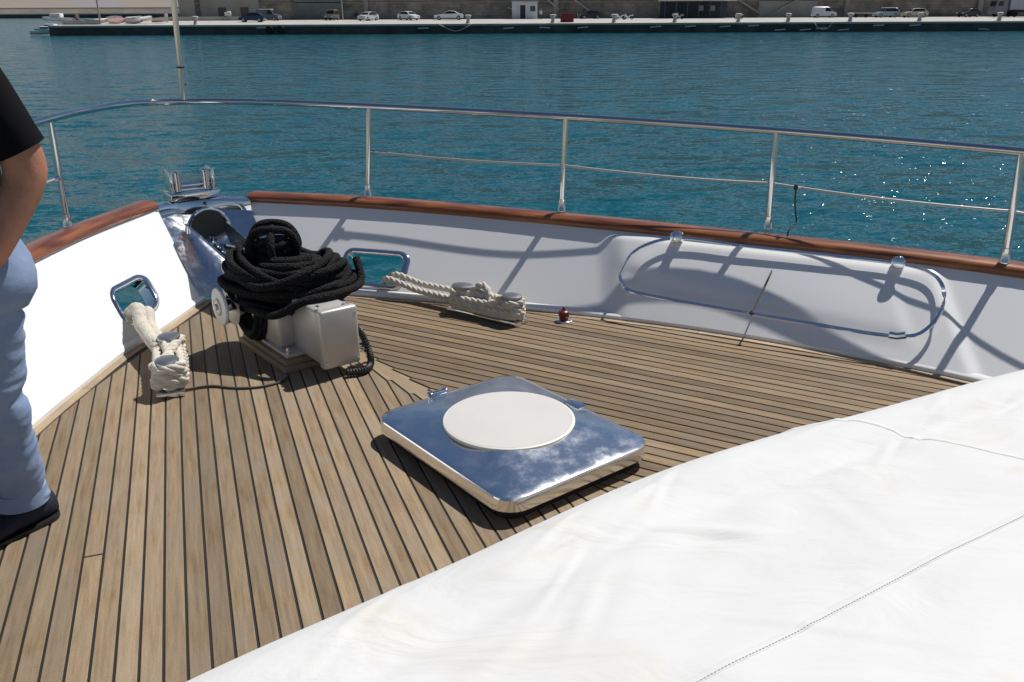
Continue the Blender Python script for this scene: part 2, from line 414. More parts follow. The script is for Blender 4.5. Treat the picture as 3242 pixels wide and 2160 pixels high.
pbutts[-5] = [Vector((-1.30, 2.165)).dot(pd)]
kp_p = side_planks(110.2, -1, Vector((-.78, 1.66)), port_hp, 'p', 46, pbutts)
sd = Vector((math.cos(R(151)), math.sin(R(151))))
sbutts = {k: [rb.uniform(-3.2, -1.0)] for k in range(-40, 40) if k % 4 == 1}
kp_s = side_planks(151, 1, Vector((.3, 3.3)), stb_hp, 's', 46, sbutts)
# king plank with its nibbed edges
def edge(kp, sgn):
    pts = []
    for C0, J0, s in sorted(kp, key=lambda q: -q[2]):
        if -3.4 < s < 2.25: pts += [C0, J0]
    ins = Ks * (.0062 if sgn < 0 else -.0062); return [p + ins for p in pts]
kl = edge(kp_p, -1); kr_ = edge(kp_s, 1)
kpoly = kl + kr_[::-1]
plank(kpoly, TK['k'], name='king_plank', convex=False)
# margin boards
for P, key in ((pb, 'p'), (sb, 's')):
    inn = inset_in(P, .0585); outr = inset_in(P, .002); st = 12
    for a in range(0, len(P) - 1, st):
        b = min(a + st, len(P) - 1); A = [q.xy for q in outr[a:b + 1]]; B = [q.xy for q in inn[a:b + 1]]
        t0 = (A[-1] - A[0]).normalized() * .002
        A[0] = A[0] + t0; B[0] = B[0] + t0
        V = [(q.x, q.y, .0) for q in A] + [(q.x, q.y, .0) for q in B]; n_ = len(A)
        V += [(x, y, -.012) for x, y, z in V]
        F = [(i, i + 1, n_ + i + 1, n_ + i) for i in range(n_ - 1)] + [(n_ + i, n_ + i + 1, 3 * n_ + i + 1, 3 * n_ + i) for i in range(n_ - 1)]
        mesh('margin_board', V, F, deck, TK['m'], False)

# ================================================================== BULWARKS
def interp(P, u):
    x = u * NS; i = max(0, min(int(x), len(P) - 2)); return P[i].lerp(P[i + 1], x - i)
def bulge_amount(x, v):
    """inward swelling of the starboard bulwark along its middle (x = position along, v = height 0..1)"""
    a = (x - .50) / 1.46
    if a <= -.03 or a >= 1.06: return 0.0
    sm_ = lambda t: (lambda q: q * q * (3 - 2 * q))(max(0.0, min(1.0, t)))
    ex = sm_((a + .03) / .11) * sm_((1.06 - a) / .05)
    top_ = sm_((1.04 - v) / .17)
    plate = (.029 - .008 * max(0.0, min(1.0, a))) * ex * top_
    ac = max(0.0, min(1.0, a))
    crest = .66 - .62 * ac + .30 * ac * ac              # ridge falling from upper left to lower right
    amp = .010 * sm_((a - .02) / .12) * sm_((.93 - a) / .05)
    low = .16 + .12 * ac
    if v > crest: f = 1 - sm_((v - crest) / (.98 - crest))
    else: f = 1 - sm_((crest - v) / low)
    return plate + amp * f
def wall_pt(B, C, u, v, stb, off=0.0):
    b, c = interp(B, u), interp(C, u); p = b.lerp(c, v)
    b2, c2 = interp(B, min(u + .05, len(B) / NS)), interp(C, u)
    t = (interp(B, u + .04) - interp(B, u - .04)).normalized(); w = (c - b).normalized(); n_ = t.cross(w).normalized()
    if n_.dot(Vector((.2, 2.6, .6)) - p) < 0: n_ = -n_
    a = bulge_amount(p.x, v) if stb else 0.0
    return p + n_ * (a + off), n_
HOLE = {}
def make_wall(name, B, C, stb, hole, parent):
    """hole = (u0, v0, half length, half height, corner radius)"""
    u0, v0, ha, hb, hr = hole; umax = (len(B) - 1) / NS; NV = 32 if stb else 16; gu = .125 / NS if stb else 1 / NS
    Lu = (interp(B, u0 + .2) - interp(B, u0 - .2)).length / .4; Lv = (interp(C, u0) - interp(B, u0)).length
    ua = math.floor((u0 - ha / Lu - .03) / gu) * gu; ub = math.ceil((u0 + ha / Lu + .03) / gu) * gu
    va = math.floor((v0 - hb / Lv - .02) * NV) / NV; vb = math.ceil((v0 + hb / Lv + .02) * NV) / NV
    va = max(0, va); HOLE[name] = (u0, v0, Lu, Lv)
    mb = MB(); idx = {}
    nu = int(round(umax / gu))
    for i in range(nu + 1):
        for j in range(NV + 1): idx[i, j] = len(mb.v); mb.v.append(wall_pt(B, C, i * gu, j / NV, stb)[0])
    for i in range(nu):
        for j in range(NV):
            uc, vc = (i + .5) * gu, (j + .5) / NV
            if ua < uc < ub and va < vc < vb: continue
            mb.f.append((idx[i, j], idx[i + 1, j], idx[i + 1, j + 1], idx[i, j + 1]))
    ring = rrect(ha, hb, hr, 7); inner = []; outer = []
    for a, b in ring:
        du, dv = a / Lu, b / Lv
        inner.append((u0 + du, v0 + dv))
        k = min([((ub - u0) if du > 0 else (u0 - ua)) / max(abs(du), 1e-6), ((vb - v0) if dv > 0 else (v0 - va)) / max(abs(dv), 1e-6)])
        outer.append((u0 + du * k, v0 + dv * k))
    n_ = len(ring); base = len(mb.v)
    for q in inner: mb.v.append(wall_pt(B, C, *q, stb)[0])
    for q in outer: mb.v.append(wall_pt(B, C, *q, stb)[0])
    corners = [(ua, va), (ub, va), (ub, vb), (ua, vb)]; cidx = []
    for q in corners: cidx.append(len(mb.v)); mb.v.append(wall_pt(B, C, *q, stb)[0])
    for k in range(n_):
        k2 = (k + 1) % n_; mb.f.append((base + k, base + k2, base + n_ + k2, base + n_ + k))
        a, b = outer[k], outer[k2]
        if abs(a[0] - b[0]) > 1e-6 and abs(a[1] - b[1]) > 1e-6:    # wraps a corner
            ci = min(range(4), key=lambda c: abs(corners[c][0] - a[0]) / (ub - ua) + abs(corners[c][1] - a[1]) / (vb - va) + abs(corners[c][0] - b[0]) / (ub - ua) + abs(corners[c][1] - b[1]) / (vb - va))
            mb.f.append((base + n_ + k, base + n_ + k2, cidx[ci]))
    o = mb.build('inner_wall', parent, M['gel'], True, 50)
    # tunnel through the bulwark and polished frame
    th = -.075; tb = MB()
    r0 = [wall_pt(B, C, *q, stb)[0] for q in inner]; r1 = [wall_pt(B, C, *q, stb, th)[0] for q in inner]
    V_, F_ = loft([r0, r1], True, False, False); tb.add(V_, F_)
    tb.build('fairlead_tunnel', parent, M['steel'], True, 60)
    # frame: swept section round the opening
    sec = [(-.016, .0), (-.013, .008), (-.004, .013), (.008, .012), (.018, .006), (.021, .001)]
    cols = []
    for (a, b), (px, py) in zip(ring, rrect(1, 1, .999, 7)):
        L_ = math.hypot(px, py); col = []
        for w, h in sec:
            col.append(wall_pt(B, C, u0 + (a + px / L_ * w) / Lu, v0 + (b + py / L_ * w) / Lv, stb, h)[0])
        cols.append(col)
    rings = [[cols[k][s] for k in range(n_)] for s in range(len(sec))]
    V_, F_ = loft(rings, True, False, False); mesh('fairlead_frame', V_, F_, parent, M['steel'], True, 60)
    # outer skin of the hull (with the same opening left by a slot of panels), flared down to the water
    ob = MB()
    for i in range(nu):
        for (v1, v2) in [(j / NV, (j + 1) / NV) for j in range(NV)]:
            uc, vc = (i + .5) * gu, (v1 + v2) / 2
            if ua < uc < ub and va < vc < vb: continue
            q = []
            for (uu_, vv_) in ((i * gu, v1), ((i + 1) * gu, v1), ((i + 1) * gu, v2), (i * gu, v2)):
                b_, c_ = interp(B, uu_), interp(C, uu_); pt, nn = wall_pt(B, C, uu_, vv_, False, -.08); q.append(pt)
            ob.add(q, [(0, 1, 2, 3)])
    prev = None
    for i in range(nu + 1):
        pt, nn = wall_pt(B, C, i * gu, 0, False, -.08); h = Vector((nn.x, nn.y, 0)).normalized()
        colp = [pt, pt + h * .15 + Vector((0, 0, -.5)), pt + h * .38 + Vector((0, 0, -1.2)), pt + h * .55 + Vector((0, 0, SEA - .3))]
        if prev:
            for k in range(3): ob.add([prev[k], colp[k], colp[k + 1], prev[k + 1]], [(0, 1, 2, 3)])
        prev = colp
    ob.build('hull_side', parent, M['gel'], True, 60)
    # lip along the foot
    lp = []
    for i in range(nu + 1):
        a = wall_pt(B, C, i * gu, 0, False)[0]; t = (interp(B, i * gu + .04) - interp(B, i * gu - .04)).normalized(); h = Vector((-t.y, t.x, 0))
        if h.dot(Vector((.2, 2.6, 0)) - a) < 0: h = -h
        lp.append([a + Vector((0, 0, .028)) - h * .02, a + h * .012 + Vector((0, 0, .022)), a + h * .018 + Vector((0, 0, .016)), a + h * .018 + Vector((0, 0, -.003))])
    V_, F_ = loft(lp, False, False, False); mesh('foot_lip', V_, F_, parent, M['gel'], True, 40)
    return o
def cap_curve(C, off):
    o = []
    for i, p in enumerate(C):
        t = (C[min(i + 1, len(C) - 1)] - C[max(i - 1, 0)]); t.z = 0; t.normalize(); n_ = Vector((-t.y, t.x, 0))
        if n_.dot(p - Vector((.2, 2.6, 0))) < 0: n_ = -n_
        o.append((p + n_ * off, n_))
    return o
def make_cap(C, parent, u0, u1):
    sec = [(.000, -.006), (-.010, .004), (-.012, .020), (-.004, .036), (.018, .048), (.060, .052), (.110, .048), (.134, .036), (.142, .018), (.140, .002), (.128, -.006)]
    pts = C[int(u0 * NS):int(u1 * NS) + 1]; cc = cap_curve(pts, 0); n_ = len(sec); V = []; F = []; uv = []; L = 0
    for i, (p, nn) in enumerate(cc):
        if i: L += (p - cc[i - 1][0]).length
        for k, (w, h) in enumerate(sec): V.append(p + nn * w + Vector((0, 0, h))); uv.append((L, k * .018))
    for i in range(len(cc) - 1):
        for k in range(n_): F.append((i * n_ + k, i * n_ + (k + 1) % n_, (i + 1) * n_ + (k + 1) % n_, (i + 1) * n_ + k))
    F.append(tuple(reversed(range(n_)))); F.append(tuple((len(cc) - 1) * n_ + k for k in range(n_)))
    return mesh('cap_rail', V, F, parent, M['wood_cap'], True, 60, uv)
port = thing('bulwark', 'sunlit white bulwark behind the standing person, with varnished cap rail', 'bulwark', None, (-1.85, 3.4, 0))
stbd = thing('bulwark', 'long shaded white bulwark with swollen panel and varnished cap rail facing the sea', 'bulwark', None, (.5, 4.3, 0))
for o in (port, stbd): o.location = (0, 0, 0)
make_wall('port', pb, pc, False, (1.13, .335, .150, .098, .06), port)
make_wall('stbd', sb, sc, True, (1.06, .30, .175, .105, .05), stbd)
make_cap(pc, port, 0.06, 7)
make_cap(sc, stbd, 0.02, 8)

# ================================================================== RAILING
rail_pts = [(-2.0, .5, .95), (-2.13, 2.0, .98), (-2.22, 3.2, 1.0), (-2.262, 4.37, 1.022), (-2.288, 4.92, 1.015), (-2.222, 5.27, 1.01), (-2.0, 5.487, 1.0), (-1.587, 5.50, .995), (-.83, 5.24, .99), (.302, 4.905, .962), (1.36, 4.545, .926), (2.26, 3.885, .914), (2.87, 3.22, .914), (3.35, 2.2, .92), (3.65, 1.0, .92)]
railing = thing('railing', 'polished tubular bow railing standing on the varnished cap rail', 'railing')
RP = crom(rail_pts, 10)
V, F = tube(RP, .019, 14); mesh('top_rail', V, F, railing, M['steelrail'], True, 60)
posts = [((-2.27, 4.37, .488), (-2.262, 4.37, 1.022)), ((-.864, 5.205, .472), (-.83, 5.24, .99)), ((.285, 4.872, .445), (.302, 4.905, .962)), ((1.36, 4.52, .423), (1.36, 4.545, .926)), ((2.265, 3.86, .416), (2.26, 3.885, .914)), ((3.02, 2.98, .415), (3.05, 2.90, .92)), ((-2.235, 2.9, .48), (-2.20, 2.9, .995))]
for b, t in posts:
    b, t = Vector(b), Vector(t); d = (t - b).normalized()
    o = mesh('stanchion', *tube([b + d * .01, t], .0165, 14), railing, M['steelrail'], True, 60)
    mesh('socket', *lathe([(.024, 0), (.0245, .006), (.022, .012), (.0205, .055), (.020, .068), (.0168, .0705)], 20, b - d * .004, d), o, M['steelrail'], True, 40)
# clamps on the rail (joint sleeves)
for c0, d in ((Vector((-1.04, 5.327, .985)), Vector((.9, -.42, 0))), (Vector((-2.262, 4.31, 1.022)), Vector((-.02, 1, 0)))):
    mesh('rail_joint', *tube([c0 - d.normalized() * .001, c0 + d.normalized() * .12], .0198, 14), railing, M['steelrail'], True, 50)
    mesh('grub_screw', *lathe([(.003, 0), (.003, .006), (.002, .008)], 8, c0 + d.normalized() * .1 + Vector((0, 0, .018))), railing, M['steelrail'])
def at_post(i, z):
    b, t = Vector(posts[i][0]), Vector(posts[i][1]); return b.lerp(t, (z - b.z) / (t.z - b.z))
wp = [at_post(1, .735), at_post(2, .70), at_post(3, .66), at_post(4, .65), at_post(5, .65)]
path = []
for a, b in zip(wp, wp[1:]):
    for k in range(12):
        t = k / 12; q = a.lerp(b, t); q.z -= .012 * 4 * t * (1 - t); path.append(q)
path.append(wp[-1])
wire = mesh('lifeline', *tube(path, .0062, 8), railing, M['wire'])
d = (wp[1] - wp[0]).normalized()
mesh('turnbuckle', *tube([wp[0] + d * .016, wp[0] + d * .02, wp[0] + d * .05, wp[0] + d * .055, wp[0] + d * .115, wp[0] + d * .13], [.009, .011, .011, .007, .0072, .0045], 10), wire, M['steelrail'])
mesh('wire_clip', *bevbox(*(wp[2].lerp(wp[3], .135)), .03, .016, .02, .004), wire, M['steelrail'])
pw = [at_post(0, .735), Vector((-2.25, 3.7, .74)), at_post(6, .72)]
w2 = mesh('lifeline', *tube(crom(pw, 8), .0062, 8), railing, M['wire'])
d = (pw[1] - pw[0]).normalized(); mesh('turnbuckle', *tube([pw[0] + d * .01, pw[0] + d * .02, pw[0] + d * .045, pw[0] + d * .06], [.013, .015, .012, .006], 10), w2, M['steelrail'])
# flagstaff
fs0 = Vector((-1.998, 5.488, 1.0)); fs1 = Vector((-1.96, 5.50, 2.35))
fl = thing('flagstaff', 'bare steel pole rising from the bow railing above the anchor roller', 'pole')
dd = (fs1 - fs0).normalized()
mesh('pole', *tube([fs0 + dd * .02, fs1], .0165, 14), fl, M['steelrail'], True, 60)
mesh('lower_sleeve', *tube([fs0 + Vector((0, 0, .012)), fs0 + dd * .21, fs0 + dd * .212], [.0205, .0205, .017], 14), fl, M['steelrail'], True, 50)
mesh('collar', *tube([fs0 + dd * .195, fs0 + dd * .205], .0225, 14), fl, M['black'], True, 50)
mesh('eye_bolt', *tube([fs0 + dd * .10 + Vector((.02, -.008, 0)), fs0 + dd * .10 + Vector((.036, -.012, .004))], .005, 8), fl, M['steelrail'])

# ================================================================== BOW CHUTE AND ROLLER
chute = thing('anchor_chute', 'polished steel chain chute and bow roller between the two bulwarks', 'anchor chute')
A0, A1 = Vector((-2.075, 4.99, .40)), Vector((-1.60, 5.25, .40))       # top corners
B0, B1 = Vector((-1.735, 4.64, .0)), Vector((-1.36, 4.86, .0))         # foot corners
fwd = Vector((Kd.x, Kd.y, 0)); stv = Vector((Ks.x, Ks.y, 0))
rings = []; NT = 24
for j in range(13):
    v = j / 12; row = []
    for i in range(NT + 1):
        a = i / NT; p = (B0.lerp(B1, a)).lerp(A0.lerp(A1, a), v)
        bul = math.sin(a * math.pi) * (.06 + .10 * v); p += fwd * bul      # rounded towards the bow
        p += fwd * (-.05 * math.sin(v * math.pi) * (1 - .6 * math.sin(a * math.pi)))
        row.append(p)
    rings.append(row)
mb = MB(); mb.add(*loft(rings, False, False, False)); mb.build('bow_plate', chute, M['steel4'], True, 60)
# top band
band = []
for (w, h) in ((-.03, -.03), (-.03, .045), (-.022, .058), (.03, .064), (.09, .062), (.115, .05), (.115, -.02)):
    row = []
    for i in range(NT + 1):
        a = i / NT; p = A0.lerp(A1, a) + fwd * math.sin(a * math.pi) * .16; row.append(p + fwd * w + Vector((0, 0, h - .012)))
    band.append(row)
mb = MB(); mb.add(*loft(band, False, False, False)); mb.build('top_band', chute, M['steel'], True, 40)
# trough running aft from the bow opening
def trough():
    ax0 = boat(2.90, -.065); ax1 = boat(2.02, -.075); mb = MB(); sec = 10
    rows = []
    for k in range(sec + 1):
        a = k / sec; c = ax0.lerp(ax1, a); w = .105 - .01 * a; zt = .345 - .13 * a ** 1.1; zb = zt - .11 - .03 * a
        if zb < .03: zb = .03
        rows.append([c - stv * (w + .012) + Vector((0, 0, .005)), c - stv * (w + .012) + Vector((0, 0, zt)), c - stv * w + Vector((0, 0, zt + .004)), c - stv * w * .95 + Vector((0, 0, zb)),
                     c + stv * w * .95 + Vector((0, 0, zb)), c + stv * w + Vector((0, 0, zt + .004)), c + stv * (w + .012) + Vector((0, 0, zt)), c + stv * (w + .012) + Vector((0, 0, .005))])
    mb.add(*loft(rows, False, False, False)); n_ = 8; last = sec * n_
    mb.f.append(tuple(last + i for i in range(n_)))
    return mb
trough().build('chain_trough', chute, M['steel4'], True, 30)
# arch round the mouth of the trough
arch = [boat(2.84, -.06) + stv * .125 * math.cos(t) + Vector((0, 0, .30)) + Vector((0, 0, .13 * math.sin(t))) for t in [math.pi * k / 16 for k in range(17)]]
mesh('mouth_rim', *tube(arch, .011, 10), chute, M['steel'])
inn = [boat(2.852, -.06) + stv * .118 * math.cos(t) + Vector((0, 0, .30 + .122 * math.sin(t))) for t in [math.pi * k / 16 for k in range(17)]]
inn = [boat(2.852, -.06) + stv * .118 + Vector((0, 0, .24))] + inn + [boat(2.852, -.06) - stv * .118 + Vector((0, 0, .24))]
mesh('mouth_shade', inn, [tuple(range(len(inn)))], chute, mat('painted_shade', (.02, .03, .028), .35), False)  # flat dark sheet, painted as the shade inside the mouth
# chain lying in the trough
ch = MB()
for k in range(16):
    c = boat(2.80 - k * .036, -.065) + Vector((0, 0, .262 - .0075 * k)); e = []
    for t in range(12):
        a = 2 * math.pi * t / 12; q = fwd * .026 * math.cos(a)
        q += (stv if k % 2 else Vector((0, 0, 1))) * .014 * math.sin(a); e.append(c + q)
    ch.add(*tube(e, .006, 6, True))
ch.build('chain', chute, M['steel2'])
mesh('wire_pendant', *tube([boat(2.55, -.07) + Vector((0, 0, .27)), boat(2.1, .0) + Vector((0, 0, .30))], .006, 6), chute, M['wire'])
# bow roller cheeks
rc = boat(3.12, -.045)
for s in (-1, 1):
    q = rc + stv * .125 * s
    ck = mesh('roller_cheek', *bevbox(q.x, q.y, .545, .022, .11, .17, .006, 2, R(38.2)), chute, M['steel'], True, 40)
    mesh('guide_pin', *lathe([(.022, 0), (.022, .10), (.030, .104), (.030, .112), (.012, .116), (.010, .124)], 16, q - stv * s * .04 - fwd * .03 + Vector((0, 0, .505))), chute, M['steel'], True, 40)
mesh('roller', *tube([rc - stv * .12 + Vector((0, 0, .53)), rc + stv * .12 + Vector((0, 0, .53))], .022, 14), chute, M['steel'], True, 40)
mesh('roller_base', *bevbox(rc.x, rc.y, .475, .30, .16, .05, .008, 2, R(38.2)), chute, M['steel'], True, 40)

# ================================================================== HATCH
hatch = thing('deck_hatch', 'square polished steel deck hatch with round frosted white skylight', 'hatch')
HC = Vector((-.012, 2.836, 0)); ha_ = R(38.2)
hx = Vector((math.cos(ha_), math.sin(ha_), 0)); hy = Vector((-hx.y, hx.x, 0))
def hp(a, b, z): return HC + hx * a + hy * b + Vector((0, 0, z))
def rr_ring(a, b, r, z): return [hp(x, y, z) for x, y in rrect(a, b, r, 8)]
HA, HB = .335, .410
V, F = loft([rr_ring(HA - .03, HB - .03, .06, 0), rr_ring(HA - .03, HB - .03, .06, .046)], True, False, False)
mesh('coaming', V, F, hatch, M['black'])
NR = 36
def ang_ring(z, mixv, rad):
    out = []
    for x, y in rrect(HA - .012, HB - .012, .085, 8):
        L_ = math.hypot(x, y); k = rad / L_; out.append(hp(x * (1 - mixv) + x * k * mixv, y * (1 - mixv) + y * k * mixv, z))
    return out
rings = [rr_ring(HA - .028, HB - .028, .07, .039), rr_ring(HA - .006, HB - .006, .085, .036), rr_ring(HA, HB, .09, .042), rr_ring(HA, HB, .09, .082), rr_ring(HA - .004, HB - .004, .087, .090)]
rings += [ang_ring(.093, 0, .2), ang_ring(.097, .12, .240), ang_ring(.104, .40, .240), ang_ring(.116, .70, .240), ang_ring(.124, .92, .240), ang_ring(.126, 1.0, .238)]
V, F = loft(rings, True, True, False); lid = mesh('lid', V, F, hatch, M['steel3'], True, 28)
sk = lathe([(.2385, .118), (.2385, .128), (.2345, .1305), (.230, .131)], 64, HC); mesh('seal_ring', *sk, hatch, M['cream_ring'], True, 40)
sk = lathe([(.2305, .124), (.2305, .1315), (.19, .1335), (.12, .136), (.04, .1372)], 64, HC); mesh('skylight', *sk, hatch, M['frost'], True, 40)
# hinges on the outboard edge, latch on the forward edge
for s in (-.2,):
    mesh('hinge', *bevbox(*hp(HA - .03, -.02, .098), .05, .09, .018, .004, 2, ha_), hatch, M['steel'], True, 40)
q = hp(-.04, HB - .005, .07)
lt = mesh('latch', *bevbox(q.x, q.y, .10, .075, .022, .018, .004, 2, ha_), hatch, M['steel'], True, 40)
for a in (-.075, -.005):
    mesh('latch_lug', *lathe([(.009, 0), (.009, .022), (.012, .025), (.012, .034), (.007, .037)], 14, hp(a, HB - .004, .075)), hatch, M['steel'], True, 40)

# ================================================================== WINDLASS
wl_ = thing('windlass', 'grey anchor windlass on a teak plinth half buried under black rope', 'windlass')
WA = R(131 - 90)
def wb(s, t, z): return boat(s, t, z)
pl = [(.0, .27, .235, .105, .022), (.022, .045, .215, .09, .02)]
WC = boat(1.445, -.25)        # plinth centre
def wbox(name, s, t, z, ls, lt_, lz, m, bev=.006, seg=2, par=None):
    c = WC + fwd * s + stv * t; return mesh(name, *bevbox(c.x, c.y, z, lt_, ls, lz, bev, seg, R(38.2)), par or wl_, m, True, 40)
TKP = teak('teak_plinth', R(38.2), .9, (.20, .13, .075), (.33, .23, .14))
wbox('plinth_board', 0, 0, .014, .52, .235, .028, TKP, .004)
wbox('plinth_board', 0, 0, .040, .49, .205, .024, TKP, .004)
wbox('mounting_plate', .0, 0, .060, .44, .17, .016, M['alu'], .004)
wbox('housing', .02, .0, .15, .30, .15, .17, M['alu'], .022, 3)
gb = wbox('gearbox', -.25, .08, .178, .33, .165, .25, M['alu'], .016, 3)
wbox('gearbox_cover', -.412, .08, .178, .05, .182, .268, M['alu'], .014, 3, gb)
for (a, b_) in ((-.365, .015), (-.365, .145)):
    c = WC + fwd * a + stv * b_; mesh('bolt', *lathe([(.009, 0), (.009, .008), (.006, .012)], 8, c + Vector((0, 0, .309))), gb, M['steel'])
for (t_, z_) in ((.005, .075), (.155, .075), (.005, .28), (.155, .28)):
    q = WC - fwd * .437 + stv * t_ + Vector((0, 0, z_)); mesh('bolt', *lathe([(.006, 0), (.006, .004), (.004, .006)], 8, q, -fwd), gb, M['steel'])
for (s, t) in ((-.2, -.07), (.2, -.07), (-.2, .07), (.2, .07)):
    c = WC + fwd * s + stv * t; mesh('bolt', *lathe([(.014, 0), (.014, .012), (.009, .016), (.008, .03)], 6, c + Vector((0, 0, .067))), wl_, M['steel'])
AXZ = .235
c = WC + fwd * .15 - stv * .02 + Vector((0, 0, AXZ))
mesh('drum_shaft', *tube([c, c - stv * .2], .03, 16), wl_, M['steel'], True, 40)
mesh('warping_drum', *lathe([(.09, 0), (.085, .02), (.055, .05), (.05, .10), (.07, .14), (.10, .155)], 32, c, -stv), wl_, M['alu'], True, 40)
c2 = c - stv * .20
dk = mesh('drum_disc', *lathe([(.088, 0), (.090, .006), (.086, .014), (.05, .018), (.048, .018)], 40, c2, -stv), wl_, M['disc'], True, 40)
mesh('hub', *lathe([(.043, .014), (.043, .022), (.036, .026), (.03, .022), (.016, .022), (.014, .032), (.006, .034)], 28, c2, -stv), dk, M['alu'], True, 40)
c3 = WC - fwd * .06 + Vector((0, 0, .33))
mesh('capstan_drum', *lathe([(.10, -.05), (.10, 0), (.07, .03), (.055, .10), (.06, .165), (.074, .19), (.076, .205), (.05, .215)], 32, WC + fwd * .13 + stv * .063 + Vector((0, 0, .33))), wl_, M['steel'], True, 40)
# electric cable on the far side of the gearbox
p0 = WC + fwd * -.36 + stv * .18
cab = [p0 + Vector((0, 0, .20)), p0 + stv * .03 - fwd * .01 + Vector((0, 0, .16)), p0 + stv * .055 - fwd * .03 + Vector((0, 0, .07)), p0 + stv * .04 - fwd * .07 + Vector((0, 0, .022)), p0 - stv * .02 - fwd * .12 + Vector((0, 0, .02)), p0 - stv * .10 - fwd * .10 + Vector((0, 0, .02))]
cp = crom(cab, 14); V, F = tube(cp, [.017 if i % 2 else .0135 for i in range(len(cp))], 10); mesh('corrugated_cable', V, F, wl_, M['black'], True, 20)
for k in range(3):
    q = p0 + stv * (.02 + .02 * k) + Vector((0, 0, .09 - .03 * k)); mesh('cable_gland', *lathe([(.014, 0), (.014, .02), (.010, .024)], 12, q, stv), wl_, M['steel'])

# black rope: a big flaked coil over the windlass and hanging turns
rr = random.Random(11)
coil = []
CC = WC + fwd * .03 + stv * .08
vr = Vector((1, 0, 0)); vd = Vector((0, 1, 0))
turns = 17
for k in range(turns):
    f = k / (turns - 1)
    a = .232 + .030 * math.sin(f * 3.0 + .6) + rr.uniform(-.028, .028); b = .165 + rr.uniform(-.03, .03); zc = .265 + .165 * f + rr.uniform(-.012, .012)
    a *= .93 + .12 * math.sin(f * 2.6 + .3)
    ph = rr.uniform(-.15, .15); tilt = rr.uniform(-.05, .05); sag = rr.uniform(.02, .06); cx = rr.uniform(-.03, .03)
    for t in range(14):
        an = 2 * math.pi * (t / 14) + ph + 1.0
        q = CC + vr * ((a + rr.uniform(-.014, .014)) * math.cos(an) + cx) + vd * (b * math.sin(an))
        zz = zc + f * .0 + tilt * math.cos(an) - sag * max(0, -math.sin(an)) + .02 * math.sin(2 * an + k) + rr.uniform(-.006, .006)
        coil.append(q + Vector((0, 0, max(.20, zz) + (t / 14) * (.235 / turns))))
cp = crom(coil, 5)
mbc = MB(); mbc.add(*tube(cp, .0185, 9))
# big hanging loops over the warping drum (towards the port side)
hang = []
for k in range(7):
    off = c - stv * (.03 + .016 * (k % 4)) - fwd * .0
    rad = .128 + .02 * (k // 4) + rr.uniform(-.008, .008)
    for t in range(16):
        an = 2 * math.pi * t / 16
        hang.append(off + fwd * (rad * math.cos(an)) + Vector((0, 0, -.025 + rad * 1.05 * math.sin(an))) - stv * (.012 * t / 16 + rr.uniform(-.003, .003)))
mbc.add(*tube(crom(hang, 4), .018, 9))
# inner heap (turns lying under the outer ones)
inner_heap = []
for k in range(9):
    zc = .20 + .026 * k; a = .20 - .008 * k; b = .12
    for t in range(10):
        an = 2 * math.pi * t / 10 + .3; inner_heap.append(CC + vr * (a * math.cos(an) + rr.uniform(-.02, .02)) + vd * (b * math.sin(an)) + Vector((0, 0, zc + .026 * t / 10 + rr.uniform(-.01, .01))))
mbc.add(*tube(crom(inner_heap, 4), .02, 8))
inner2 = []
for k in range(9):
    zc = .21 + .026 * k; a = .12; b = .07
    for t in range(8):
        an = 2 * math.pi * t / 8 + .3; inner2.append(CC + vr * (a * math.cos(an)) + vd * (b * math.sin(an)) + Vector((0, 0, zc + .026 * t / 8)))
mbc.add(*tube(crom(inner2, 4), .026, 8))
# a low slack bight across the gearbox top
bight = [CC + vr * -.16 + vd * -.17 + Vector((0, 0, .25)), CC + vr * -.02 + vd * -.26 + Vector((0, 0, .245)), CC + vr * .12 + vd * -.27 + Vector((0, 0, .315)), CC + vr * .26 + vd * -.18 + Vector((0, 0, .325)), CC + vr * .33 + vd * -.03 + Vector((0, 0, .33)), CC + vr * .30 + vd * .06 + Vector((0, 0, .42))]
mbc.add(*tube(crom(bight, 8), .0185, 9))
tag(mbc.build('black_rope_coil', None, M['rope_black'], True, 60), 'thick black rope heaped in loose coils over the windlass', 'rope')
# turns hitched round the capstan head
kn = MB(); top = WC + fwd * .13 + stv * .05 + Vector((0, 0, .510))
kpts = []
for k in range(4):
    for t in range(12):
        an = 2 * math.pi * t / 12; rad = .082 + .008 * math.sin(k * 2.1 + an * 2)
        kpts.append(top + vr * rad * math.cos(an) + vd * rad * .85 * math.sin(an) + Vector((0, 0, -.085 + .012 * math.sin(an * 2 + k * 1.3) + .030 * (k + t / 12) * .8)))
kn.add(*tube(crom(kpts, 4), .0185, 9))
for th, hh, off in ((14, .050, -.045), (4, .058, .042), (100, .040, .0)):
    d_ = vr * math.cos(R(th)) + vd * math.sin(R(th)); n2 = Vector((-d_.y, d_.x, 0)) * off
    kn.add(*tube(crom([top + n2 + d_ * -.098 + Vector((0, 0, -.075)), top + n2 + d_ * -.108 + Vector((0, 0, -.01)), top + n2 + d_ * -.070 + Vector((0, 0, hh)), top + n2 * 1.3 + Vector((0, 0, hh + .012)), top + n2 + d_ * .072 + Vector((0, 0, hh - .006)), top + n2 + d_ * .108 + Vector((0, 0, -.015)), top + n2 + d_ * .095 + Vector((0, 0, -.08))], 6), .0185, 9))
tag(kn.build('black_rope_hitch', None, M['rope_black'], True, 60), 'black rope hitched in a knot round the chrome capstan head above the coil', 'rope')
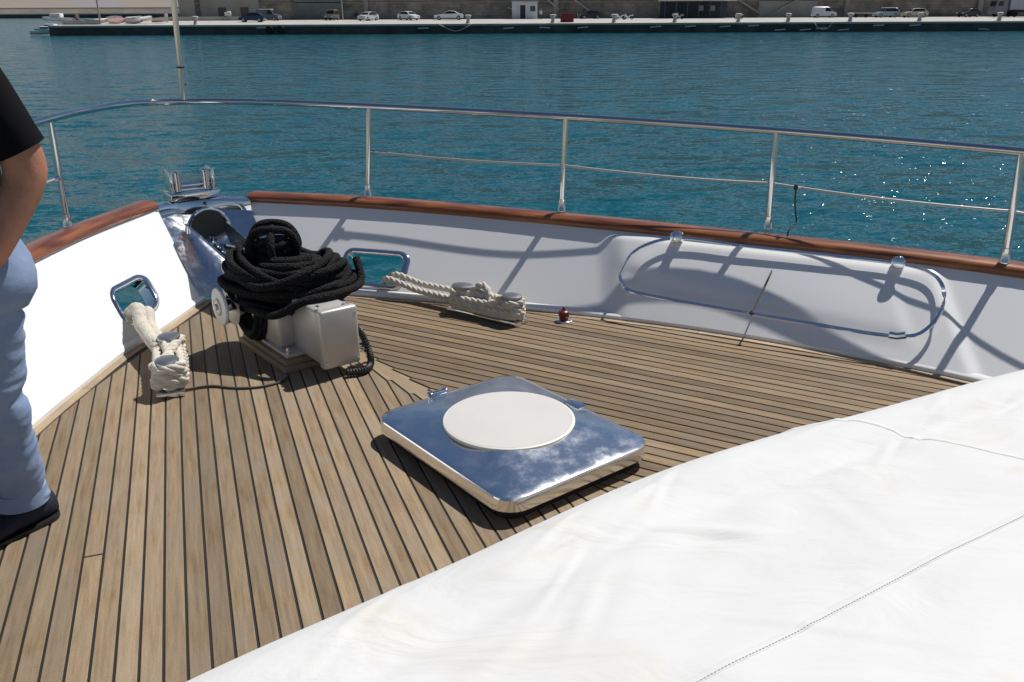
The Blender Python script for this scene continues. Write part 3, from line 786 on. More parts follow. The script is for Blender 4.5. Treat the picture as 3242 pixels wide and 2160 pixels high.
# thin line on the deck in the windlass shadow
thin = crom([(-1.42, 3.36, .009), (-1.30, 3.42, .007), (-1.19, 3.40, .006), (-1.08, 3.41, .006), (-1.00, 3.47, .006), (-.985, 3.53, .01)], 10)
tag(mesh('thin_line', *tube(thin, .0055, 7), None, M['cord']), 'thin grey line lying slack on the deck below the windlass', 'line')

# ================================================================== CLEATS AND MOORING ROPES
def cleat(label, p0, p1, z=.0):
    p0, p1 = Vector(p0), Vector(p1); d = (p1 - p0); d.z = 0; L = d.length; d.normalize(); s = Vector((-d.y, d.x, 0)); mid = (p0 + p1) / 2; mid.z = 0
    t = thing('mooring_cleat', label, 'cleat', 'cleats bolted to the foredeck'); ang = math.atan2(d.y, d.x)
    mesh('base', *bevbox(mid.x, mid.y, .012, L + .14, .115, .024, .006, 2, ang), t, M['steel'], True, 40)
    mesh('web', *bevbox(mid.x, mid.y, .035, L + .06, .05, .03, .008, 2, ang), t, M['steel'], True, 40)
    for p in (p0, p1):
        b = Vector((p.x, p.y, 0))
        o = mesh('post', *lathe([(.036, .02), (.033, .03), (.030, .06), (.030, .115), (.036, .13)], 28, b), t, M['steel'], True, 40)
        pr = [(.5, .128), (.92, .132), (1.0, .140), (.97, .147), (.75, .151), (.3, .153)]; rings = []
        for k, zz in pr: rings.append([b + d * .062 * k * math.cos(a) + s * .050 * k * math.sin(a) + Vector((0, 0, zz)) for a in [2 * math.pi * i / 32 for i in range(32)]])
        mesh('cap', *loft(rings), o, M['alu2'], True, 40)
    return t, p0, p1, d, s
M['alu2'] = mat('dull_steel', (.36, .36, .37), .32, .9, rvar=.15)
cl, a0, a1, dL, sL = cleat('cleat by the sunlit bulwark near the standing person, its pale rope lashed on', (-1.446, 3.375, .15), (-1.545, 3.665, .15))
cr2, b0, b1, dR, sR = cleat('cleat by the shaded bulwark, to the right of the windlass', (-.262, 4.425, .15), (-.003, 4.24, .15))
def lash(p0, p1, d, s, r, z0=.045, layers=3, seed=1):
    """figure of turns round both posts"""
    rg = random.Random(seed); P = []
    for k in range(layers):
        z = z0 + k * r * 1.25; e = .036 + r * .9 + .004 * (k % 2)
        seq = [(p0, -1, 0), (p0, -.5, -.9), (p0, .2, -1), (p1, .0, -.9 + .15 * k), (p1, .8, -.7), (p1, 1.05, 0), (p1, .7, .8), (p1, 0, .95), (p0, .2, .95 - .12 * k), (p0, -.6, .85)]
        for (pp, a, b) in seq: P.append(Vector((pp.x, pp.y, 0)) + d * a * e + s * b * (e + .004) + Vector((0, 0, z + rg.uniform(-.005, .006))))
    # cross-over turns (figure eight) on top
    for k in range(2):
        z = z0 + layers * r * 1.2 + k * r * .7; e = .04 + r * .8
        for (pp, a, b) in [(p0, -1, 0), (p0, -.3, -1), (p0, .9, -.3), (p1, -.9, .3), (p1, .3, 1), (p1, 1, .1), (p1, .5, -.9), (p1, -.7, -.5), (p0, .8, .4), (p0, 0, 1)]:
            P.append(Vector((pp.x, pp.y, 0)) + d * a * e + s * b * e + Vector((0, 0, min(z, .118) + rg.uniform(-.004, .008))))
    return crom(P, 10)
uS, vS, LuS, LvS = HOLE['stbd']; uP, vP, LuP, LvP = HOLE['port']
def hole_pt(B, C, H, a, b, stb, off): u0, v0, Lu, Lv = H; return wall_pt(B, C, u0 + a / Lu, v0 + b / Lv, stb, off)[0]
# starboard: two parts of white three-strand rope from the fairlead
mr_ = MB()
out0 = hole_pt(sb, sc, HOLE['stbd'], .125, -.055, True, -.22) + Vector((.0, .1, -.12)); in0 = hole_pt(sb, sc, HOLE['stbd'], .13, -.045, True, .03)
out1 = hole_pt(sb, sc, HOLE['stbd'], .10, -.06, True, -.22) + Vector((.0, .1, -.15)); in1 = hole_pt(sb, sc, HOLE['stbd'], .10, -.075, True, .03)
L1 = lash(b0, b1, dR, sR, .017, seed=3)
e1 = Vector((b0.x, b0.y, .095)) - dR * .05 + sR * .03; e2 = Vector((b0.x, b0.y, .065)) - dR * .06 - sR * .02
seg1 = crom([out0 + Vector((0, .6, -.5)), out0, in0, in0.lerp(e1, .5) + Vector((0, 0, -.008)), e1], 14)
seg2 = crom([out1 + Vector((0, .6, -.5)), out1, in1, in1.lerp(e2, .5) + Vector((0, 0, -.008)), e2], 14)
mr_.add(*(lambda q: (q.v, q.f))(rope3(seg1 + L1[:], .0175)))
mr_.add(*(lambda q: (q.v, q.f))(rope3(seg2, .0175)))
hump = Vector((b0.x, b0.y, 0)).lerp(Vector((b1.x, b1.y, 0)), .42)
mr_.add(*(lambda q: (q.v, q.f))(rope3(crom([hump - dR * .11 - sR * .05 + Vector((0, 0, .07)), hump - dR * .05 + Vector((0, 0, .14)), hump + dR * .0 + sR * .01 + Vector((0, 0, .165)), hump + dR * .06 - sR * .01 + Vector((0, 0, .12)), hump + dR * .10 - sR * .05 + Vector((0, 0, .10)), hump + dR * .15 - sR * .02 + Vector((0, 0, .135)), hump + dR * .17 + sR * .04 + Vector((0, 0, .08))], 10), .019)))
tag(mr_.build('mooring_rope', None, M['rope_white'], True, 60), 'white twisted rope doubled through the shaded bulwark opening and lashed to its cleat', 'rope', 'mooring ropes')
# port: rope in a chafe sleeve
inP = hole_pt(pb, pc, HOLE['port'], .10, -.075, False, .03); outP = hole_pt(pb, pc, HOLE['port'], .10, -.075, False, -.25) + Vector((-.1, 0, -.18))
mr2 = MB()
E1 = Vector((a1.x, a1.y, .10)) - dL * .02 + sL * .05
L2 = lash(a0, a1, dL, sL, .0205, seed=5)
mr2.add(*(lambda q: (q.v, q.f))(rope3(crom([E1 + Vector((.02, -.01, .01)), Vector((a1.x, a1.y, .09)) - dL * .10 + sL * .055], 6)[:] + L2, .0205)))
prt = mr2.build('mooring_rope', None, M['rope_white'], True, 60)
tag(prt, 'cream rope in a canvas sleeve from the sunlit bulwark opening, lashed to the near cleat', 'rope', 'mooring ropes')
sl = crom([outP + Vector((-.4, .1, -.5)), outP, inP + Vector((0, 0, .012)), inP.lerp(E1, .35) + Vector((0, 0, .005)), inP.lerp(E1, .7), E1 + Vector((.02, -.02, .0))], 14)
slr = resample(sl, .008)
V, F = tube(slr, [.033 + .0035 * nz((i * .31, 1.7, 0)) for i in range(len(slr))], 14); mesh('chafe_sleeve', V, F, prt, M['sleeve'], True, 60)
sl2 = [p + Vector((.035, .03, -.02)) for p in slr[int(len(slr) * .55):]]
mesh('chafe_sleeve', *tube(sl2, .024, 12), prt, M['sleeve'], True, 60)

# ================================================================== DECK FILLER
df = thing('deck_filler', 'small dark red deck filler cap on a chrome flange near the shaded bulwark', 'deck filler')
q = Vector((.269, 4.255, 0))
mesh('flange', *lathe([(.046, 0), (.046, .005), (.040, .010), (.026, .012)], 32, q), df, M['steel'], True, 40)
mesh('filler_cap', *lathe([(.024, .010), (.024, .026), (.028, .030), (.028, .052), (.022, .058), (.010, .060), (.008, .072), (.004, .076)], 16, q), df, M['red'], True, 40)

# ================================================================== STEEL HOOP ON THE STARBOARD BULWARK
hoop = thing('folding_hoop', 'long oval steel hoop hinged under the cap rail over the swollen bulwark panel', 'hoop')
def hpt(u, v, off): return wall_pt(sb, sc, u, v, True, off)[0]
# oval in the (u,v) surface, straight sides and round ends
Nn = 64; ring = []
H0 = hpt(2.56, .45, .06); H1 = hpt(4.03, .60, .05)
tl, tr = hpt(2.80, .93, .035), hpt(3.79, .92, .03); bl, br = hpt(2.66, .22, .075), hpt(3.86, .17, .06)
ctrl = [tl, hpt(3.13, .925, .03), hpt(3.46, .925, .03), tr, hpt(3.96, .84, .03), H1, hpt(3.99, .32, .05), br, bl.lerp(br, .66) - Vector((0, .03, .0)), bl.lerp(br, .33) - Vector((0, .03, .0)), bl, hpt(2.58, .31, .07), H0, hpt(2.62, .72, .05)]
rp_ = crom(ctrl, 8, True)
V = []; F = []; n_ = len(rp_)
for i, p in enumerate(rp_):
    t = (rp_[(i + 1) % n_] - rp_[i - 1]).normalized(); out = Vector((-.35, -.8, -.5)).normalized(); s = t.cross(out).normalized(); out = s.cross(t)
    for a, b in ((-.0026, -.009), (.0026, -.009), (.0026, .009), (-.0026, .009)): V.append(p + s * a + out * b)
for i in range(n_):
    j = (i + 1) % n_
    for k in range(4): F.append((i * 4 + k, i * 4 + (k + 1) % 4, j * 4 + (k + 1) % 4, j * 4 + k))
mesh('ring', V, F, hoop, M['steel'], True, 30)
for q in (tl, tr):
    nn = Vector((-.42, -.88, .2)).normalized()
    mesh('hinge_knob', *lathe([(.030, -.035), (.030, -.012), (.024, .0), (.022, .018), (.031, .022), (.032, .034), (.026, .042), (.01, .045)], 24, q + Vector((0, 0, .006)), nn), hoop, M['steel'], True, 40)
mesh('joint_sleeve', *tube([br - Vector((.03, -.016, 0)), br, br + Vector((.03, -.02, .012))], .0175, 10), hoop, M['steel'])
# cord from the lifeline over the cap rail to the hoop
wc = wp[2].lerp(wp[3], .115)
cc_ = cap_curve(sc, 0)
kx = min(range(len(cc_)), key=lambda i: (cc_[i][0] - Vector((wc.x, wc.y, .4))).length); cpn, cnn = cc_[kx]
cpn = Vector((wc.x, wc.y, 0)) - cnn * .075; cpn.z = .41
cd = [wc, wc + Vector((.006, 0, -.10)), cpn + cnn * .10 + Vector((.02, 0, .056)), cpn + cnn * .03 + Vector((.01, 0, .058)), cpn - cnn * .02 + Vector((0, 0, .035)), cpn - cnn * .03 + Vector((-.005, 0, -.01)), cpn - cnn * .06 + Vector((-.02, 0, -.06)), bl.lerp(br, .47) - Vector((0, .03, -.004))]
cordo = thing('tie_cord', 'thin dark cord from the lifeline over the cap rail down to the steel hoop', 'cord')
cpath = crom(cd[:7], 8) + [cd[6].lerp(cd[7], k / 8) for k in range(1, 9)]
mesh('cord', *tube(cpath, .0042, 7), cordo, M['cord'])
mesh('knot', *lathe([(.004, 0), (.011, .006), (.013, .014), (.009, .024), (.004, .03)], 10, wc - Vector((0, 0, .02))), cordo, M['cord'])
mesh('knot', *lathe([(.004, 0), (.012, .006), (.012, .018), (.004, .026)], 10, cd[7] - Vector((0, 0, .014))), cordo, M['cord'])

# ================================================================== CANVAS COVER
def cover_mat():
    m = bpy.data.materials.new('white_vinyl_cover'); m.use_nodes = True
    n = m.node_tree.nodes; l = m.node_tree.links; b = n['Principled BSDF']
    tc = n.new('ShaderNodeTexCoord')
    t = n.new('ShaderNodeTexNoise'); t.inputs['Scale'].default_value = 2.2; t.inputs['Detail'].default_value = 6; t.inputs['Roughness'].default_value = .6; t.inputs['Distortion'].default_value = .6
    l.new(tc.outputs['Object'], t.inputs['Vector'])
    rp = n.new('ShaderNodeValToRGB'); e = rp.color_ramp.elements
    e[0].position = .30; e[0].color = (.63, .605, .53, 1); e[1].position = .44; e[1].color = (.655, .655, .645, 1)
    l.new(t.outputs['Fac'], rp.inputs[0]); l.new(rp.outputs[0], b.inputs['Base Color'])
    b.inputs['Roughness'].default_value = .62; b.inputs['Specular IOR Level'].default_value = .25
    mp = n.new('ShaderNodeMapping'); mp.inputs['Rotation'].default_value = (0, 0, R(-33)); mp.inputs['Scale'].default_value = (.6, 1.5, 1); l.new(tc.outputs['Object'], mp.inputs[0])
    w = n.new('ShaderNodeTexNoise'); w.inputs['Scale'].default_value = 3.5; w.inputs['Detail'].default_value = 5; w.inputs['Distortion'].default_value = 1.2; l.new(mp.outputs[0], w.inputs['Vector'])
    f = n.new('ShaderNodeTexNoise'); f.inputs['Scale'].default_value = 26; f.inputs['Detail'].default_value = 3; l.new(mp.outputs[0], f.inputs['Vector'])
    b1 = n.new('ShaderNodeBump'); b1.inputs['Strength'].default_value = .5; b1.inputs['Distance'].default_value = .025; l.new(w.outputs['Fac'], b1.inputs['Height'])
    b2 = n.new('ShaderNodeBump'); b2.inputs['Strength'].default_value = .25; b2.inputs['Distance'].default_value = .002; l.new(f.outputs['Fac'], b2.inputs['Height']); l.new(b1.outputs[0], b2.inputs['Normal'])
    l.new(b2.outputs[0], b.inputs['Normal'])
    return m
M['cover'] = cover_mat()
EDGE = crom([(-.95, 1.02, 0), (-.60, 1.335, 0), (-.33, 1.545, 0), (-.09, 1.73, 0), (.34, 2.07, 0), (.75, 2.32, 0), (1.15, 2.51, 0), (1.85, 2.86, 0), (2.45, 3.10, 0)], 10)
CP = Vector((math.cos(R(33)), math.sin(R(33)), 0)); CQ = Vector((CP.y, -CP.x, 0))
EPQ = [(e.dot(CP), e.dot(CQ)) for e in EDGE]
def qe(p):
    for (p0, q0), (p1, q1) in zip(EPQ, EPQ[1:]):
        if p <= p1: return q0 + (q1 - q0) * (p - p0) / (p1 - p0)
    return EPQ[-1][1]
PROF = [(-.115, .02), (-.11, .10), (-.095, .18), (-.07, .245), (-.035, .285), (0, .306), (.04, .322), (.09, .334), (.15, .338), (.22, .340), (.32, .347), (.45, .365), (.65, .392), (.9, .415), (1.3, .43), (1.8, .42), (2.4, .38)]
def prof(q):
    for (a, za), (b, zb) in zip(PROF, PROF[1:]):
        if q <= b: t = (q - a) / (b - a); return za + (zb - za) * t
    return PROF[-1][1]
crs = random.Random(21); CREASES = []
for k_ in range(30): CREASES.append((crs.uniform(.2, 3.2), crs.uniform(.15, 1.3), R(crs.choice([-60, -40, -15, 10, 35, 60]) + crs.uniform(-12, 12)), crs.uniform(.06, .22), crs.uniform(.010, .028), crs.uniform(.002, .005)))
for k_ in range(16): CREASES.append((crs.uniform(.2, 3.2), crs.uniform(.05, .25), R(crs.uniform(-35, 5)), crs.uniform(.08, .2), crs.uniform(.008, .018), crs.uniform(.003, .007)))
def cover_h(p, q):
    z = prof(q)
    if q > -.06:
        k = min(1, (q + .06) / .2)
        z += k * (.010 * nz((p * 2.1, q * 4.2, .3)) + .006 * nz((p * 5, q * 9, 2.3)))
        z += .010 * math.exp(-((q - .07) / .06) ** 2) * (1 + .6 * nz((p * 3, 1, 1)))
        z -= .016 * math.exp(-((q - .22 - .06 * nz((p * 1.4, 5, 5))) / .05) ** 2)
        for (pc_, qc_, an_, ln_, wd_, hh_) in CREASES:
            du = (p - pc_) * math.cos(an_) + (q - qc_) * math.sin(an_); dv = -(p - pc_) * math.sin(an_) + (q - qc_) * math.cos(an_)
            if abs(du) < ln_ * 2.2 and abs(dv) < wd_ * 4: z += hh_ * math.exp(-(du / ln_) ** 2) * (math.exp(-(dv / wd_) ** 2) - .6 * math.exp(-((dv - wd_ * 1.6) / wd_) ** 2))
    lo_, hi_ = EPQ[0][0], EPQ[-1][0]; k_ = max(0.0, min(1.0, (p - lo_) / .12, (hi_ - p) / .12)); k_ = math.sqrt(max(0.0, 1 - (1 - k_) ** 2))
    return z * k_ + .015 * (1 - k_)
V = []; F = []; NP, qs = 300, []
q = -.115
while q < 2.4: qs.append(q); q += .011 if q < .9 else .03
for i in range(NP + 1):
    p = EPQ[0][0] + (EPQ[-1][0] - EPQ[0][0]) * i / NP; q0 = qe(p)
    for q in qs:
        w = CP * p + CQ * (q0 + q); V.append((w.x, w.y, cover_h(p, q)))
nq = len(qs)
for i in range(NP):
    for j in range(nq - 1): F.append((i * nq + j, (i + 1) * nq + j, (i + 1) * nq + j + 1, i * nq + j + 1))
cover = tag(mesh('canvas_cover', V, F, None, M['cover'], True, 80), 'big white vinyl cover stretched over the deck in the foreground', 'cover')
def on_cover(x, y, dz=0):
    w = Vector((x, y, 0)); p = w.dot(CP); q = w.dot(CQ) - qe(p); return Vector((x, y, cover_h(p, q) + dz))
def seam(pts, name='seam', stitch=True):
    P = crom([(x, y, 0) for x, y in pts], 40); P = [on_cover(a.x, a.y, .0) for a in P]; V = []; F = []
    for i, a in enumerate(P):
        t = (P[min(i + 1, len(P) - 1)] - P[max(i - 1, 0)]).normalized(); s = Vector((t.y, -t.x, 0)).normalized()
        for w, h in ((-.016, -.001), (-.012, .0014), (0, .0020), (.0035, .0016), (.006, -.002)): V.append(a + s * w + Vector((0, 0, h)))
    for i in range(len(P) - 1):
        for k in range(4): F.append((i * 5 + k, i * 5 + k + 1, (i + 1) * 5 + k + 1, (i + 1) * 5 + k))
    so = mesh(name, V, F, cover, M['cover'], True, 50)
    if stitch:
        mb = MB()
        for a in resample(P, .0085)[::1]:
            mb.add(*bevbox(a.x, a.y, a.z + .0022, .005, .0016, .0014, 0, 1, math.atan2(pts[-1][1] - pts[0][1], pts[-1][0] - pts[0][0])))
        st = mb.build('stitching', so, M['thread'], False); st['kind'] = 'stuff'
M['thread'] = mat('grey_thread', (.34, .33, .30), .8)
seam([(-.02, .995), (.292, 1.196), (.592, 1.378), (1.184, 1.743), (1.9, 2.17)])
seam([(.60, 2.36), (.75, 2.42), (.95, 2.40), (1.16, 2.29), (1.37, 2.06), (1.52, 1.75)], stitch=False)

# ================================================================== PERSON
skin = mat('skin', (.40, .175, .105), .55, var=.2, vscale=14, bump=.15, bscale=150); skin.node_tree.nodes['Principled BSDF'].inputs['Subsurface Weight'].default_value = .08
shirt_m = mat('black_cotton', (.0045, .0045, .006), .9, spec=.12, bump=.4, bscale=9)
jean_m = mat('pale_blue_chino', (.19, .26, .40), .85, spec=.2, var=.10, vscale=9, bump=.5, bscale=14, col2=(.26, .335, .475))
shoe_m = mat('navy_suede', (.008, .010, .026), .75, var=.3, vscale=30)
hair_m = mat('grey_brown_hair', (.10, .08, .06), .7, var=.4, vscale=60)
per = thing('person', 'person in black shirt and pale blue trousers, hand in pocket, at the photo edge', 'person')
fF = Vector((-.55, -.835, 0)).normalized(); fL = Vector((-fF.y, fF.x, 0))
PO = Vector((-1.50, 2.30, 0))
def pp(l, f, z): return PO + fL * l + fF * f + Vector((0, 0, z))
J = {'pel': pp(0, 0, .93), 'spine': pp(0, .0, 1.10), 'chest': pp(0, .0, 1.30), 'neck': pp(-.01, .01, 1.47), 'head': pp(-.01, .03, 1.56), 'crown': pp(-.01, .03, 1.68),
     'shL': pp(.175, -.01, 1.43), 'elL': pp(.228, -.115, 1.125), 'wrL': pp(.200, .005, .925), 'haL': pp(.125, .035, .85),
     'shR': pp(-.175, -.01, 1.40), 'elR': pp(-.265, -.10, 1.11), 'wrR': pp(-.22, .08, .90), 'haR': pp(-.18, .13, .82),
     'hipL': pp(.095, 0, .88), 'knL': pp(.045, .03, .49), 'anL': pp(-.052, -.03, .09), 'hipR': pp(-.095, 0, .88), 'knR': pp(-.20, .02, .49), 'anR': pp(-.32, -.07, .09)}
RAD = {'pel': .115, 'spine': .115, 'chest': .13, 'neck': .055, 'head': .085, 'crown': .06, 'shL': .062, 'elL': .06, 'wrL': .036, 'haL': .038, 'shR': .062, 'elR': .046, 'wrR': .031, 'haR': .038, 'hipL': .08, 'knL': .055, 'anL': .04, 'hipR': .08, 'knR': .055, 'anR': .04}
names = list(J); me = bpy.data.meshes.new('body')
ED = [('pel', 'spine'), ('spine', 'chest'), ('chest', 'neck'), ('neck', 'head'), ('head', 'crown'), ('chest', 'shL'), ('shL', 'elL'), ('elL', 'wrL'), ('wrL', 'haL'), ('chest', 'shR'), ('shR', 'elR'), ('elR', 'wrR'), ('wrR', 'haR'), ('pel', 'hipL'), ('hipL', 'knL'), ('knL', 'anL'), ('pel', 'hipR'), ('hipR', 'knR'), ('knR', 'anR')]
VV = [J[k] for k in names]; EE = [(names.index(a), names.index(b)) for a, b in ED]; RR = [RAD[k] for k in names]
def extra(a, pts, rads):
    prev = names.index(a)
    for p, r in zip(pts, rads): VV.append(p); RR.append(r); EE.append((prev, len(VV) - 1)); prev = len(VV) - 1
for side, hn, wr_ in ((1, 'haL', 'wrL'), (-1, 'haR', 'wrR')):
    for k, (dl, ln) in enumerate(((-.027, .075), (-.009, .085), (.009, .08), (.026, .065))):
        b = J[hn] + fF * dl; extra(hn, [b + Vector((0, 0, -.03)), b + Vector((0, 0, -.03 - ln * .55)) - fL * .006 * side, b + Vector((0, 0, -.03 - ln)) - fL * .02 * side], [.010, .009, .008])
    extra(hn, [J[hn] - fF * .03 - fL * .03 * side + Vector((0, 0, .01)), J[hn] - fF * .02 - fL * .05 * side + Vector((0, 0, -.035))], [.011, .009])
for a_, d_ in (('anL', .04), ('anR', .04)):
    extra(a_, [J[a_] + fF * .07 + Vector((0, 0, -.045)), J[a_] + fF * .16 + Vector((0, 0, -.06))], [.035, .026])
me.from_pydata([tuple(v) for v in VV], EE, []); bo = bpy.data.objects.new('body', me); COL.objects.link(bo); bo.parent = per; me.materials.append(skin)
sm = bo.modifiers.new('skin', 'SKIN'); sm.use_smooth_shade = True
if not me.skin_vertices: 
    bpy.context.view_layer.objects.active = bo
for i, r in enumerate(RR): me.skin_vertices[0].data[i].radius = (r, r)
me.skin_vertices[0].data[0].use_root = True
ss = bo.modifiers.new('sub', 'SUBSURF'); ss.levels = 2; ss.render_levels = 2
# head with face
hd = MB(); rings = []
hc = pp(-.01, .03, 1.60)
for (z, w, dpt, sh) in [(-.135, .035, .04, .03), (-.115, .052, .07, .02), (-.08, .064, .088, .006), (-.03, .072, .098, 0), (.02, .076, .102, -.004), (.06, .072, .098, -.008), (.09, .056, .078, -.01), (.11, .03, .045, -.012), (.116, .008, .012, -.012)]:
    row = []
    for k in range(24):
        a = 2 * math.pi * k / 24; row.append(hc + fL * w * math.sin(a) + fF * (dpt * math.cos(a) + sh) + Vector((0, 0, z)))
    rings.append(row)
hd.add(*loft(rings))
hd.add(*lathe([(.004, .03), (.009, .015), (.014, -.01), (.006, -.022)], 8, hc + fF * .103 + Vector((0, 0, -.02))))
hd.add(*bevbox(*(hc + fF * .086 + Vector((0, 0, -.075))), .045, .012, .012, .004, 2, math.atan2(fL.y, fL.x)))
for s in (-1, 1): hd.add(*bevbox(*(hc + fL * .078 * s - fF * .005 + Vector((0, 0, -.015))), .014, .035, .06, .006, 2, math.atan2(fL.y, fL.x)))
hd.build('face', bo, skin, True, 60)
for s in (-1, 1): mesh('eye', *lathe([(.003, -.012), (.011, -.006), (.012, 0), (.008, .008), (.002, .011)], 12, hc + fL * .032 * s + fF * .086 + Vector((0, 0, .0)), fF), bo, mat('eye', (.5, .48, .45), .2))
hr = MB(); rings = []
for (z, w, dpt, sh) in [(-.05, .070, .06, -.055), (.0, .080, .085, -.035), (.04, .082, .098, -.018), (.08, .073, .094, -.012), (.108, .045, .06, -.012), (.122, .012, .016, -.012)]:
    rings.append([hc + fL * w * math.sin(a) + fF * (dpt * math.cos(a) + sh) + Vector((0, 0, z + .006 * nz((a * 3, z * 30, 1)))) for a in [2 * math.pi * k / 28 for k in range(28)]])
hr.add(*loft(rings)); hr.build('hair', bo, hair_m, True, 60)
# shirt: torso and sleeves
def ell(c, l, f, n=32, tw=None): return [c + fL * l * math.cos(a) + fF * f * math.sin(a) for a in [2 * math.pi * k / n for k in range(n)]]
sh = MB(); rows = []
for z, l, f, sf in [(.885, .178, .135, -.005), (.90, .180, .138, -.005), (.96, .176, .135, 0), (1.05, .170, .130, .005), (1.15, .175, .130, .005), (1.25, .192, .132, 0), (1.35, .204, .125, -.005), (1.43, .198, .108, -.008), (1.47, .140, .085, -.008), (1.495, .080, .068, 0), (1.515, .066, .062, .005), (1.52, .060, .056, .005)]:
    c = pp(-.005, sf, z); row = ell(c, l, f)
    row = [q + (q - c).normalized() * .008 * nz((q.x * 9, q.y * 9, q.z * 7)) for q in row]; rows.append(row)
sh.add(*loft(rows, True, False, True))
for s, S_, E_ in ((1, 'shL', 'elL'), (-1, 'shR', 'elR')):
    a, b = J[S_] + Vector((0, 0, .0)) - fL * .02 * s, J[E_]; P = [a.lerp(b, t) for t in (-.05, .15, .35, .55, .72, .84, .845)]
    V_, F_ = tube(P, [.062, .076, .077, .073, .072, .071, .064], 22, False, True)
    V_ = [q + Vector((1, 1, 0)) * .004 * nz((q.x * 14, q.y * 14, q.z * 11)) for q in V_]; sh.add(V_, F_)
sh.build('shirt', bo, shirt_m, True, 60)
# trousers
tr_ = MB(); rows = []
for z, l, f, sf in [(.97, .172, .128, 0), (.93, .178, .135, 0), (.88, .196, .146, -.008), (.83, .204, .150, -.012), (.79, .198, .142, -.012), (.75, .178, .12, -.008)]:
    c = pp(0, sf, z); rows.append([q + (q - c).normalized() * .006 * nz((q.x * 16, q.y * 16, q.z * 16)) for q in ell(c, l, f)])
tr_.add(*loft(rows[::-1]))
for s, H_, K_, A_ in ((1, 'hipL', 'knL', 'anL'), (-1, 'hipR', 'knR', 'anR')):
    hip, kn_, an_ = J[H_], J[K_], J[A_]
    P = crom([hip + Vector((0, 0, -.02)), hip.lerp(kn_, .35), hip.lerp(kn_, .75), kn_, kn_.lerp(an_, .3), kn_.lerp(an_, .65), an_ + Vector((0, 0, .045)), an_ + Vector((0, 0, -.005))], 14); n_ = len(P)
    rad = []
    for i in range(n_):
        t = i / (n_ - 1); rad.append(.092 - .026 * t + (.004 if t > .9 else 0) + .004 * math.sin(t * 40) * (1 if .35 < t < .7 else .3))
    V_, F_ = tube(P, rad, 40, False, True)
    V_ = [q + Vector((.8, .6, 0)) * (.006 * (1 - 2.2 * abs(nz((q.x * 6, q.y * 6, q.z * 13)))) + .006 * (1 - 2.6 * abs(nz((q.x * 9 + 3, q.y * 9, q.z * 30))))) for q in V_]; tr_.add(V_, F_)
tro = tr_.build('trousers', bo, jean_m, True, 70)
for s, A_ in ((1, 'anL'), (-1, 'anR')):
    an_ = J[A_]; mesh('cuff', *tube([an_ + Vector((0, 0, .048)), an_ + Vector((0, 0, .046)), an_ + Vector((0, 0, -.006)), an_ + Vector((0, 0, -.008))], [.070, .0765, .0775, .070], 26), bo, jean_m, True, 50)
# shoes
for A_ in ('anL', 'anR'): mesh('sock', *tube([J[A_] + Vector((0, 0, .06)), J[A_] + Vector((0, 0, -.05))], [.05, .048], 18), bo, shoe_m)
for A_ in ('anL', 'anR'):
    an_ = J[A_]; sh_ = MB(); rings = []
    for f, w, h in [(-.098, .014, .04), (-.09, .036, .085), (-.055, .048, .10), (0, .052, .10), (.05, .054, .088), (.10, .058, .074), (.15, .058, .060), (.19, .049, .048), (.22, .030, .034), (.232, .010, .02)]:
        c = Vector((an_.x, an_.y, 0)) + fF * f
        rings.append([c + fL * w * math.cos(a) + Vector((0, 0, max(0.002, h * .5 + h * .5 * math.sin(a) if math.sin(a) > 0 else h * .5 + (h * .5 - .004) * math.sin(a)))) for a in [2 * math.pi * k / 20 for k in range(20)]])
    sh_.add(*loft(rings)); so = sh_.build('shoe', bo, shoe_m, True, 60)
    so_ = MB(); so_.add(*loft([[Vector((an_.x, an_.y, z)) + fF * (.07 + x) + fL * y for x, y in rrect(.168, .059, .055, 6)] for z in (.0015, .014)])); so_.build('sole', so, M['black'], True, 40)

# ================================================================== FAR SHORE
qstone = mat('quay_concrete', (.36, .34, .31), .9, col2=(.46, .44, .40), vscale=.35)
qface = mat('weedy_quay_face', (.045, .050, .044), .9, col2=(.11, .112, .10), vscale=.5)
qtop = mat('quay_coping', (.42, .40, .36), .9, var=.1, vscale=.6)
def masonry(name, c1, c2, mort, sc=1.0):
    m = bpy.data.materials.new(name); m.use_nodes = True; n = m.node_tree.nodes; l = m.node_tree.links; b = n['Principled BSDF']
    g = n.new('ShaderNodeNewGeometry'); mp = n.new('ShaderNodeMapping'); mp.inputs['Rotation'].default_value = (R(90), 0, 0); l.new(g.outputs['Position'], mp.inputs[0])
    br = n.new('ShaderNodeTexBrick'); br.inputs['Scale'].default_value = sc; br.inputs['Color1'].default_value = (*c1, 1); br.inputs['Color2'].default_value = (*c2, 1); br.inputs['Mortar'].default_value = (*mort, 1)
    br.inputs['Brick Width'].default_value = 1.1; br.inputs['Row Height'].default_value = .5; br.inputs['Mortar Size'].default_value = .03
    l.new(mp.outputs[0], br.inputs['Vector'])
    nn = n.new('ShaderNodeTexNoise'); nn.inputs['Scale'].default_value = .45; nn.inputs['Detail'].default_value = 6; l.new(g.outputs['Position'], nn.inputs['Vector'])
    mr = n.new('ShaderNodeMapRange'); mr.inputs['From Min'].default_value = .3; mr.inputs['From Max'].default_value = .7; mr.inputs['To Min'].default_value = .55; mr.inputs['To Max'].default_value = 1.35; l.new(nn.outputs['Fac'], mr.inputs['Value'])
    vs = n.new('ShaderNodeVectorMath'); vs.operation = 'SCALE'; l.new(br.outputs['Color'], vs.inputs[0]); l.new(mr.outputs[0], vs.inputs['Scale']); l.new(vs.outputs[0], b.inputs['Base Color']); b.inputs['Roughness'].default_value = .9
    return m
mwall = masonry('harbour_masonry', (.27, .235, .19), (.36, .31, .25), (.20, .18, .15))
mrender = mat('weathered_render', (.30, .28, .24), .9, col2=(.42, .39, .34), vscale=.3)
